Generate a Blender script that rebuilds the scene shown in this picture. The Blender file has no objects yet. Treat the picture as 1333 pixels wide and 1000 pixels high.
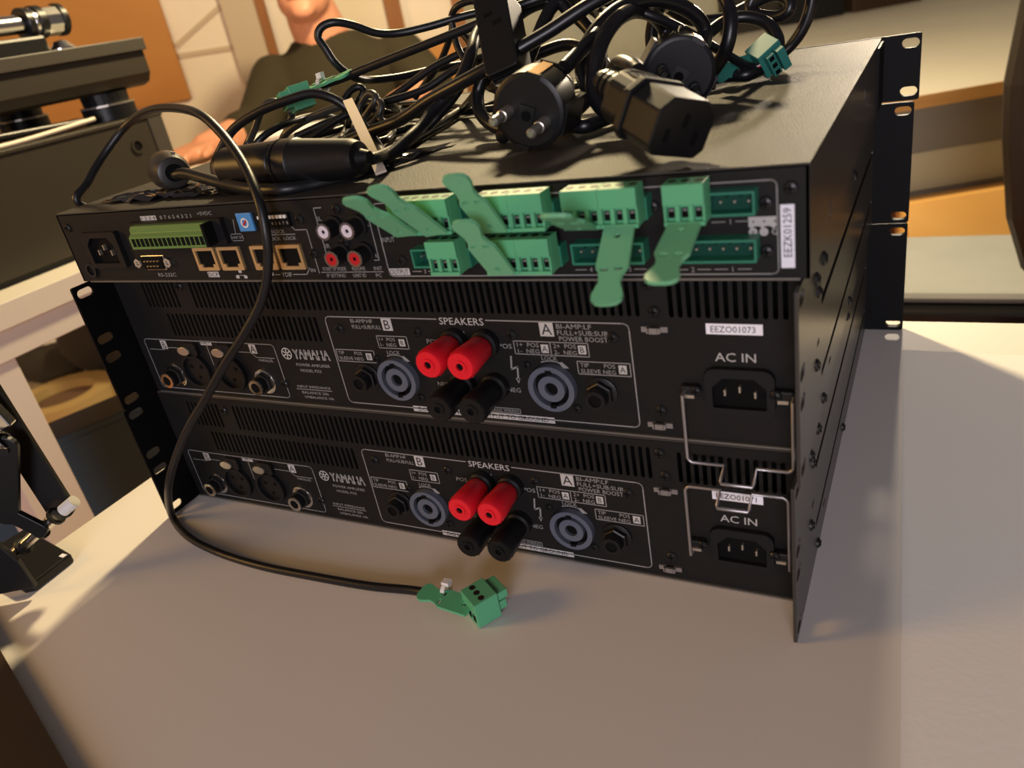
import bpy, bmesh, math, random
from mathutils import Vector, Matrix
random.seed(7)
S = bpy.context.scene
COL = S.collection
MM = 0.001

# ---------------------------------------------------------------- camera, light, exposure
cam_data = bpy.data.cameras.new('camera')
cam = bpy.data.objects.new('camera', cam_data)
COL.objects.link(cam)
S.camera = cam
cam_data.sensor_width = 36.0
cam_data.lens = 27.504
cam_data.clip_start = 0.02
cam_data.dof.use_dof = True
cam_data.dof.focus_distance = 0.47
cam_data.dof.aperture_fstop = 9.5
cam.matrix_world = Matrix(((0.8833, -0.0586, 0.4650, 0.2578), (0.4364, 0.4655, -0.7701, -0.3103),
                           (-0.1713, 0.8831, 0.4367, 0.28875), (0, 0, 0, 1)))
S.view_settings.view_transform = 'Standard'
S.view_settings.look = 'None'
S.view_settings.exposure = 0.0
S.view_settings.gamma = 1.0
S.view_settings.use_curve_mapping = False
W = bpy.data.worlds.new('room_air')
S.world = W
W.use_nodes = True
W.node_tree.nodes['Background'].inputs[0].default_value = (0.235, 0.20, 0.205, 1)
W.node_tree.nodes['Background'].inputs[1].default_value = 0.36

def lamp(name, loc, watt, col, radius):
    d = bpy.data.lights.new(name, 'POINT')
    d.energy = watt
    d.color = col
    d.shadow_soft_size = radius
    o = bpy.data.objects.new(name, d)
    COL.objects.link(o)
    o.location = loc
    return o
lamp('desk_lamp_light', (-0.353, 0.926, 0.95), 88.0, (1.0, 0.78, 0.43), 0.05)     # near lamp behind the rack, left
lamp('far_lamp_light', (0.167, 2.455, 0.80), 105.0, (1.0, 0.82, 0.60), 0.05)         # lower lamp across the room

bpy.data.objects['far_lamp_light'].data.type = 'SPOT'                                                             # cone added, aimed at the work table, to keep light off the wall
_l2 = bpy.data.objects['far_lamp_light'].data
_l2.spot_size = 0.46
_l2.spot_blend = 0.2
bpy.data.objects['far_lamp_light'].rotation_euler = (math.radians(72.5), 0, math.radians(180))
lamp('left_fill_light', (-1.7, -1.0, 0.85), 62.0, (1.0, 0.54, 0.14), 0.3)            # added warm fill from the left, for the brown glow there
lamp('front_lamp_light', (0.75, -2.1, 0.50), 112.0, (0.97, 0.90, 1.0), 0.45)           # soft room light behind the viewer

# ---------------------------------------------------------------- materials
def lin(c):
    return tuple(((v / 255) / 12.92 if v / 255 <= 0.04045 else ((v / 255 + 0.055) / 1.055) ** 2.4) for v in c)
def mat(name, col, rough=0.5, metal=0.0, bump=0.0, scale=400.0, spec=0.5, var=0.0, vscale=20.0, coat=0.0, trans=0.0):
    m = bpy.data.materials.new(name)
    m.use_nodes = True
    nt = m.node_tree
    b = nt.nodes['Principled BSDF']
    b.inputs['Base Color'].default_value = (*col, 1)
    b.inputs['Roughness'].default_value = rough
    b.inputs['Metallic'].default_value = metal
    b.inputs['Specular IOR Level'].default_value = spec
    b.inputs['Coat Weight'].default_value = coat
    b.inputs['Transmission Weight'].default_value = trans
    tc = nt.nodes.new('ShaderNodeTexCoord')
    if bump > 0:
        n = nt.nodes.new('ShaderNodeTexNoise')
        n.inputs['Scale'].default_value = scale
        n.inputs['Detail'].default_value = 3
        nt.links.new(tc.outputs['Object'], n.inputs['Vector'])
        bp = nt.nodes.new('ShaderNodeBump')
        bp.inputs['Strength'].default_value = bump
        bp.inputs['Distance'].default_value = 0.0006
        nt.links.new(n.outputs['Fac'], bp.inputs['Height'])
        nt.links.new(bp.outputs['Normal'], b.inputs['Normal'])
    if var > 0:
        n = nt.nodes.new('ShaderNodeTexNoise')
        n.inputs['Scale'].default_value = vscale
        n.inputs['Detail'].default_value = 4
        nt.links.new(tc.outputs['Object'], n.inputs['Vector'])
        r = nt.nodes.new('ShaderNodeValToRGB')
        r.color_ramp.elements[0].position = 0.3
        r.color_ramp.elements[1].position = 0.7
        r.color_ramp.elements[0].color = (*[c * (1 - var) for c in col], 1)
        r.color_ramp.elements[1].color = (*[min(1, c * (1 + var)) for c in col], 1)
        nt.links.new(n.outputs['Fac'], r.inputs['Fac'])
        nt.links.new(r.outputs['Color'], b.inputs['Base Color'])
    return m
def wood(name, c1, c2, rough=0.5, scale=(3, 30, 30)):
    m = mat(name, c1, rough)
    nt = m.node_tree
    b = nt.nodes['Principled BSDF']
    tc = nt.nodes.new('ShaderNodeTexCoord')
    mp = nt.nodes.new('ShaderNodeMapping')
    mp.inputs['Scale'].default_value = scale
    n = nt.nodes.new('ShaderNodeTexNoise')
    n.inputs['Scale'].default_value = 1.0
    n.inputs['Detail'].default_value = 5
    n.inputs['Distortion'].default_value = 0.6
    r = nt.nodes.new('ShaderNodeValToRGB')
    r.color_ramp.elements[0].position = 0.32
    r.color_ramp.elements[1].position = 0.68
    r.color_ramp.elements[0].color = (*c1, 1)
    r.color_ramp.elements[1].color = (*c2, 1)
    nt.links.new(tc.outputs['Object'], mp.inputs['Vector'])
    nt.links.new(mp.outputs['Vector'], n.inputs['Vector'])
    nt.links.new(n.outputs['Fac'], r.inputs['Fac'])
    nt.links.new(r.outputs['Color'], b.inputs['Base Color'])
    return m
M = {}
M['table'] = mat('white_laminate', (0.80, 0.75, 0.69), 0.55, bump=0.05, scale=900, spec=0.2)
M['paper'] = mat('paper', (0.90, 0.88, 0.86), 0.9, bump=0.35, scale=220, spec=0.1)
M['panel'] = mat('black_panel', (0.011, 0.0105, 0.010), 0.5, bump=0.12, scale=1500, spec=0.18)
M['cover'] = mat('black_cover_paint', (0.045, 0.042, 0.037), 0.55, bump=0.8, scale=1100, spec=0.2)
M['side'] = mat('black_side_steel', (0.030, 0.027, 0.024), 0.30, bump=0.06, scale=900, spec=0.7)
M['ear'] = mat('black_bracket_steel', (0.004, 0.004, 0.0045), 0.55, spec=0.12)
M['dark'] = mat('dark_interior', (0.004, 0.004, 0.004), 0.8, spec=0.1)
M['edge'] = mat('bare_edge_steel', (0.20, 0.19, 0.17), 0.4, metal=0.6)
M['screw'] = mat('black_screw', (0.018, 0.018, 0.018), 0.35, metal=0.4)
M['print'] = mat('grey_print', (0.27, 0.265, 0.255), 0.6, spec=0.2)
M['printbold'] = mat('light_print', (0.46, 0.45, 0.43), 0.6, spec=0.2)
M['label'] = mat('white_label', (0.88, 0.88, 0.94), 0.55)
M['ink'] = mat('black_ink', (0.015, 0.015, 0.017), 0.6)
M['chrome'] = mat('chrome', (0.72, 0.70, 0.66), 0.18, metal=1.0)
M['nickel'] = mat('nickel_latch', (0.62, 0.57, 0.48), 0.32, metal=0.85)
M['steel'] = mat('grey_steel_wire', (0.40, 0.38, 0.38), 0.35, metal=0.8)
M['gold'] = mat('gilded_shield', (0.85, 0.60, 0.28), 0.35, metal=0.75)
M['brass'] = mat('brass_clip', (0.62, 0.36, 0.14), 0.35, metal=0.8)
M['plastic'] = mat('black_plastic', (0.006, 0.006, 0.0065), 0.4, spec=0.38)
M['socket'] = mat('black_socket', (0.008, 0.008, 0.009), 0.5, spec=0.25)
M['rubber'] = mat('black_cable_rubber', (0.006, 0.006, 0.007), 0.34, spec=0.5)
M['cable'] = mat('black_cable_jacket', (0.007, 0.007, 0.008), 0.40, spec=0.45, bump=0.1, scale=700)
M['litcable'] = mat('highlight_grey_cable_jacket', (0.045, 0.042, 0.038), 0.35, spec=0.6)  # black jacket lightened to grey, its highlights put into the colour
M['green'] = mat('terminal_green', (0.10, 0.40, 0.20), 0.42, spec=0.45)
M['greentab'] = mat('strain_tab_green', (0.15, 0.44, 0.23), 0.42, spec=0.5)
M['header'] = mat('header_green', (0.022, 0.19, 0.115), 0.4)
M['headershade'] = mat('header_shaded_green', (0.006, 0.055, 0.036), 0.6, spec=0.15)  # header green darkened, shade of the cavity put into the colour
M['barrel'] = mat('dark_grey_shell', (0.028, 0.026, 0.023), 0.4)
M['teal'] = mat('terminal_teal', (0.035, 0.20, 0.16), 0.4)
M['gpi'] = mat('leaf_green', (0.11, 0.21, 0.05), 0.5)
M['red'] = mat('red_knob', (0.72, 0.010, 0.022), 0.38)
M['redring'] = mat('red_ring', (0.45, 0.008, 0.015), 0.4)
M['greyring'] = mat('slate_ring', (0.095, 0.108, 0.140), 0.5)
M['whitering'] = mat('white_ring', (0.62, 0.58, 0.66), 0.5)
M['blue'] = mat('blue_dial', (0.06, 0.25, 0.55), 0.45)
M['white'] = mat('white_plastic', (0.72, 0.70, 0.66), 0.5)
M['tie'] = mat('natural_nylon', (0.72, 0.60, 0.46), 0.4)
M['film'] = mat('dark_film', (0.02, 0.018, 0.016), 0.14, spec=0.9, coat=0.6, bump=0.9, scale=90)
M['wall'] = mat('beige_plaster', (0.86, 0.79, 0.67), 0.85, var=0.07, vscale=3)
M['wallgrey'] = mat('pale_green_plaster', (0.62, 0.62, 0.50), 0.85, var=0.05)
M['joint_and_shadow'] = mat('plaster_joint_and_shadow', (0.58, 0.48, 0.36), 0.85)  # darker plaster tone for a wall joint and a painted brace shadow
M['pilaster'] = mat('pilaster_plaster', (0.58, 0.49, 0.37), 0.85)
M['ply'] = wood('orange_plywood', lin((176, 118, 52)), lin((205, 146, 78)), 0.55, (1.2, 1.2, 2.5))
M['stud'] = wood('brown_stud', lin((128, 80, 36)), lin((160, 104, 52)), 0.6, (20, 20, 2))
M['edgewood'] = wood('desk_edge_wood', lin((186, 134, 70)), lin((206, 158, 92)), 0.5, (3, 3, 30))
M['floor'] = wood('orange_floor_wood', lin((196, 128, 58)), lin((214, 150, 82)), 0.45, (2.5, 14, 4))
M['chestwood'] = wood('chest_wood', lin((238, 182, 104)), lin((246, 196, 120)), 0.5, (2, 14, 4))
M['desk'] = mat('cream_desk', (0.70, 0.66, 0.58), 0.6, var=0.05, vscale=2)
M['drawer'] = mat('grey_drawer', (0.28, 0.26, 0.20), 0.6)
M['drawerlow'] = mat('olive_drawer', (0.66, 0.62, 0.40), 0.6)
M['greybox'] = mat('grey_case_paint', (0.028, 0.022, 0.013), 0.5, bump=0.1, scale=700)
M['greylip'] = mat('grey_tray_lip', (0.055, 0.048, 0.037), 0.45)
M['whitesteel'] = mat('white_steel', (0.74, 0.68, 0.58), 0.5)
M['jacket'] = mat('dark_cloth', (0.030, 0.025, 0.020), 0.9, bump=0.5, scale=120)
M['bin'] = mat('dark_slate_bin', (0.028, 0.070, 0.105), 0.6)
M['card'] = mat('tan_card', (0.42, 0.30, 0.12), 0.8)
M['cardin'] = mat('brown_card', (0.14, 0.08, 0.05), 0.8)
M['brownbox'] = wood('dark_brown_wood', lin((44, 28, 10)), lin((54, 35, 15)), 0.5, (2, 30, 30))
M['seat'] = mat('pale_grey_fabric', (0.48, 0.51, 0.54), 0.9, bump=0.6, scale=60, var=0.06, vscale=9)
M['back'] = mat('dark_brown_leather', (0.009, 0.006, 0.005), 0.5, bump=0.3, scale=40)
M['skin'] = mat('skin', (0.60, 0.27, 0.165), 0.5, var=0.06, vscale=30)
M['hair'] = mat('brown_hair', (0.08, 0.045, 0.02), 0.6, bump=0.5, scale=200)
M['shirt'] = mat('olive_knit', (0.026, 0.020, 0.007), 0.9, bump=0.5, scale=300)
M['trousers'] = mat('dark_trousers', (0.02, 0.02, 0.025), 0.9)
M['lip'] = mat('lips', (0.45, 0.13, 0.10), 0.5)
M['eye'] = mat('eye_white', (0.7, 0.68, 0.64), 0.3)

# ---------------------------------------------------------------- mesh helpers (all lengths in mm)
class MB:
    def __init__(s):
        s.v = []
        s.f = []
    def add(s, vs, fs):
        b = len(s.v)
        s.v += [tuple(v) for v in vs]
        s.f += [tuple(i + b for i in f) for f in fs]
        return s
    def box(s, x0, x1, y0, y1, z0, z1):
        return s.add([(x, y, z) for x in (x0, x1) for y in (y0, y1) for z in (z0, z1)],
                     [(0, 1, 3, 2), (4, 6, 7, 5), (0, 4, 5, 1), (2, 3, 7, 6), (0, 2, 6, 4), (1, 5, 7, 3)])
    def obox(s, o, ux, uy, uz, a, b, c):          # oriented box: centre o, half sizes a b c
        o, ux, uy, uz = Vector(o), Vector(ux), Vector(uy), Vector(uz)
        return s.add([o + ux * (i * a) + uy * (j * b) + uz * (k * c) for i in (-1, 1) for j in (-1, 1) for k in (-1, 1)],
                     [(0, 1, 3, 2), (4, 6, 7, 5), (0, 4, 5, 1), (2, 3, 7, 6), (0, 2, 6, 4), (1, 5, 7, 3)])
    def lathe(s, o, ax, prof, n=20, up=None):      # prof: (distance along axis, radius)
        o, ax = Vector(o), Vector(ax).normalized()
        u = Vector(up) if up is not None else (Vector((0, 0, 1)) if abs(ax.z) < 0.9 else Vector((1, 0, 0)))
        u = (u - ax * u.dot(ax)).normalized()
        w = ax.cross(u)
        vs, fs = [], []
        for d, r in prof:
            for i in range(n):
                t = 2 * math.pi * i / n
                vs.append(o + ax * d + (u * math.cos(t) + w * math.sin(t)) * max(r, 1e-3))
        for k in range(len(prof) - 1):
            for i in range(n):
                j = (i + 1) % n
                fs.append((k * n + i, k * n + j, (k + 1) * n + j, (k + 1) * n + i))
        fs.append(tuple(range(n - 1, -1, -1)))
        fs.append(tuple((len(prof) - 1) * n + i for i in range(n)))
        return s.add(vs, fs)
    def cyl(s, a, b, r, r2=None, n=14):
        a, b = Vector(a), Vector(b)
        return s.lathe(a, b - a, [(0, r), ((b - a).length, r if r2 is None else r2)], n)
    def ring(s, o, ax, ro, ri, d, n=28):           # flat ring of depth d along ax, starting at o
        return s.lathe_open(o, ax, [(0, ro), (d, ro), (d, ri), (0, ri)], n)
    def lathe_open(s, o, ax, prof, n=24):          # closed profile loop (torus like)
        o, ax = Vector(o), Vector(ax).normalized()
        u = Vector((0, 0, 1)) if abs(ax.z) < 0.9 else Vector((1, 0, 0))
        u = (u - ax * u.dot(ax)).normalized()
        w = ax.cross(u)
        m = len(prof)
        vs = [o + ax * d + (u * math.cos(2 * math.pi * i / n) + w * math.sin(2 * math.pi * i / n)) * r for i in range(n) for d, r in prof]
        fs = []
        for i in range(n):
            j = (i + 1) % n
            for k in range(m):
                l = (k + 1) % m
                fs.append((i * m + k, j * m + k, j * m + l, i * m + l))
        return s.add(vs, fs)
    def prism(s, pts, o, ux, uy, uz, d):           # outline in ux,uy extruded by d along uz
        o, ux, uy, uz = Vector(o), Vector(ux), Vector(uy), Vector(uz)
        n = len(pts)
        vs = [o + ux * a + uy * b for a, b in pts] + [o + ux * a + uy * b + uz * d for a, b in pts]
        return s.add(vs, [tuple(range(n - 1, -1, -1)), tuple(range(n, 2 * n))] + [(i, (i + 1) % n, n + (i + 1) % n, n + i) for i in range(n)])
    def tube(s, pts, r, n=10, sub=6, smooth=True):
        P = [Vector(p) for p in pts]
        if smooth and len(P) > 2:
            Q = []
            E = [P[0] * 2 - P[1]] + P + [P[-1] * 2 - P[-2]]
            for i in range(1, len(E) - 2):
                a, b, c, d = E[i - 1:i + 3]
                for k in range(sub):
                    t = k / sub
                    Q.append(0.5 * ((2 * b) + (c - a) * t + (2 * a - 5 * b + 4 * c - d) * t * t + (3 * b - a - 3 * c + d) * t ** 3))
            Q.append(P[-1])
            P = Q
        T = [(P[min(i + 1, len(P) - 1)] - P[max(i - 1, 0)]).normalized() for i in range(len(P))]
        u = T[0].orthogonal().normalized()
        vs, fs = [], []
        for i, p in enumerate(P):
            u = (u - T[i] * u.dot(T[i])).normalized()
            w = T[i].cross(u)
            for k in range(n):
                t = 2 * math.pi * k / n
                vs.append(p + (u * math.cos(t) + w * math.sin(t)) * r)
        for i in range(len(P) - 1):
            for k in range(n):
                l = (k + 1) % n
                fs.append((i * n + k, i * n + l, (i + 1) * n + l, (i + 1) * n + k))
        fs.append(tuple(range(n - 1, -1, -1)))
        fs.append(tuple((len(P) - 1) * n + k for k in range(n)))
        return s.add(vs, fs)
    def mesh(s, me, o, ux, uy, uz):
        o, ux, uy, uz = Vector(o), Vector(ux), Vector(uy), Vector(uz)
        return s.add([o + ux * v.co.x + uy * v.co.y + uz * v.co.z for v in me.vertices], [tuple(p.vertices) for p in me.polygons])

def rrect(x0, x1, y0, y1, r, n=4):
    out = []
    for cx, cy, a0 in ((x1 - r, y1 - r, 0), (x0 + r, y1 - r, 90), (x0 + r, y0 + r, 180), (x1 - r, y0 + r, 270)):
        for k in range(n + 1):
            a = math.radians(a0 + 90 * k / n)
            out.append((cx + r * math.cos(a), cy + r * math.sin(a)))
    return out
def circ(x, y, r, n=14):
    return [(x + r * math.cos(2 * math.pi * k / n), y + r * math.sin(2 * math.pi * k / n)) for k in range(n)]
def plate(mb, outline, holes, o, ux, uy, uz, d):   # flat plate with real holes, thickness d along uz from o
    cu = bpy.data.curves.new('c', 'CURVE')
    cu.dimensions = '2D'
    cu.fill_mode = 'BOTH'
    cu.extrude = d / 2
    for pl in [outline] + holes:
        sp = cu.splines.new('POLY')
        sp.points.add(len(pl) - 1)
        for p, q in zip(sp.points, pl):
            p.co = (q[0], q[1], 0, 1)
        sp.use_cyclic_u = True
    ob = bpy.data.objects.new('c', cu)
    me = bpy.data.meshes.new_from_object(ob)
    mb.mesh(me, Vector(o) + Vector(uz) * (d / 2), ux, uy, uz)
    bpy.data.objects.remove(ob)
    bpy.data.curves.remove(cu)
    bpy.data.meshes.remove(me)
    return mb
X3, Y3, Z3 = Vector((1, 0, 0)), Vector((0, 1, 0)), Vector((0, 0, 1))
def text(mb, txt, x, z, h, w=None, y=0.0, al='C', rot=0.0, o=None, ux=X3, uy=Z3, uz=-Y3, th=0.06):
    cu = bpy.data.curves.new('t', 'FONT')
    cu.body = txt
    cu.resolution_u = 2
    cu.extrude = 0.02
    ob = bpy.data.objects.new('t', cu)
    me = bpy.data.meshes.new_from_object(ob)
    bpy.data.objects.remove(ob)
    bpy.data.curves.remove(cu)
    if len(me.vertices) == 0:
        return mb
    xs = [v.co.x for v in me.vertices]
    x0, x1 = min(xs), max(xs)
    sy = h / 0.70
    sx = sy if w is None else w / max(x1 - x0, 1e-6)
    off = {'C': (x0 + x1) / 2, 'L': x0, 'R': x1}[al]
    c, s_ = math.cos(rot), math.sin(rot)
    for v in me.vertices:
        a, b = (v.co.x - off) * sx, (v.co.y - 0.35) * sy
        v.co = (a * c - b * s_, a * s_ + b * c, v.co.z / 0.02 * th / 2 + th / 2)
    if o is None:
        o = Vector((x, y, z))
    mb.mesh(me, o, ux, uy, uz)
    bpy.data.meshes.remove(me)
    return mb
def strokes(mb, pts, w, y, close=False, d=0.06):   # printed line in the panel plane
    P = list(pts) + ([pts[0]] if close else [])
    for (a, b), (c, e) in zip(P[:-1], P[1:]):
        dx, dz = c - a, e - b
        L = math.hypot(dx, dz)
        if L < 1e-6:
            continue
        ux, uz = Vector((dx / L, 0, dz / L)), Vector((-dz / L, 0, dx / L))
        mb.obox(((a + c) / 2, y - d / 2, (b + e) / 2), ux, Y3, uz, L / 2 + w * 0.3, d / 2, w / 2)
    return mb

ROOT = {}
def rootloc(o):
    return ROOT.get(o.name, Vector((0, 0, 0)))
def obj(name, mb, m, parent=None, smooth=None, bevel=0.0):
    me = bpy.data.meshes.new(name)
    if parent is not None:
        base = rootloc(parent)
    else:
        xs, ys, zs = zip(*mb.v)
        base = Vector(((min(xs) + max(xs)) / 2, (min(ys) + max(ys)) / 2, min(zs)))
    me.from_pydata([((v[0] - base.x) * MM, (v[1] - base.y) * MM, (v[2] - base.z) * MM) for v in mb.v], [], mb.f)
    me.update()
    bm = bmesh.new()
    bm.from_mesh(me)
    bmesh.ops.recalc_face_normals(bm, faces=bm.faces)
    bm.to_mesh(me)
    bm.free()
    me.materials.append(m)
    o = bpy.data.objects.new(name, me)
    COL.objects.link(o)
    if parent is not None:
        o.parent = parent
    else:
        o.location = base * MM
    ROOT[o.name] = base
    if smooth:
        for p in me.polygons:
            p.use_smooth = True
        me.set_sharp_from_angle(angle=math.radians(smooth))
    if bevel > 0:
        b = o.modifiers.new('bevel', 'BEVEL')
        b.width = bevel * MM
        b.segments = 2
        b.limit_method = 'ANGLE'
        b.angle_limit = math.radians(40)
    return o
def thing(name, label, cat, base, group=None):
    o = bpy.data.objects.new(name, None)
    o.empty_display_size = 0.02
    COL.objects.link(o)
    o.location = Vector(base) * MM
    ROOT[o.name] = Vector(base)
    return tag(o, label, cat, group)
def tag(o, label, cat, group=None):
    o['label'] = label
    o['category'] = cat
    if group:
        o['group'] = group
    return o
def struct(name, mb, m, label=None, **k):
    o = obj(name, mb, m, **k)
    o['kind'] = 'structure'
    if label:
        o['label'] = label
    return o
_sc = {}
def screw(parent, x, y, z, ax='-y', r=3.0):        # cross-head screw, one shared mesh for each axis and size
    key = (ax, r)
    if key not in _sc:
        mb = MB()
        d = {'-y': -Y3, '+x': X3, '-x': -X3}[ax]
        u, w = Z3, d.cross(Z3)
        mb.lathe((0, 0, 0), d, [(0, r), (0.6, r), (1.3, r * 0.75), (1.55, r * 0.35)], 14)
        me = bpy.data.meshes.new('screw')
        k = MB()
        k.obox(d * 1.5, u, w, d, r * 0.62, r * 0.13, 0.25).obox(d * 1.5, w, u, d, r * 0.62, r * 0.13, 0.25)
        nv = len(mb.f)
        mb.add(k.v, k.f)
        me.from_pydata([(a * MM, b * MM, c * MM) for a, b, c in mb.v], [], mb.f)
        me.materials.append(M['screw'])
        me.materials.append(M['dark'])
        for i, p in enumerate(me.polygons):
            p.material_index = 0 if i < nv else 1
        bm = bmesh.new()
        bm.from_mesh(me)
        bmesh.ops.recalc_face_normals(bm, faces=bm.faces)
        bm.to_mesh(me)
        bm.free()
        _sc[key] = me
    o = bpy.data.objects.new('screw', _sc[key])
    COL.objects.link(o)
    o.parent = parent
    o.location = (Vector((x, y, z)) - rootloc(parent)) * MM
    return o
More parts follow.
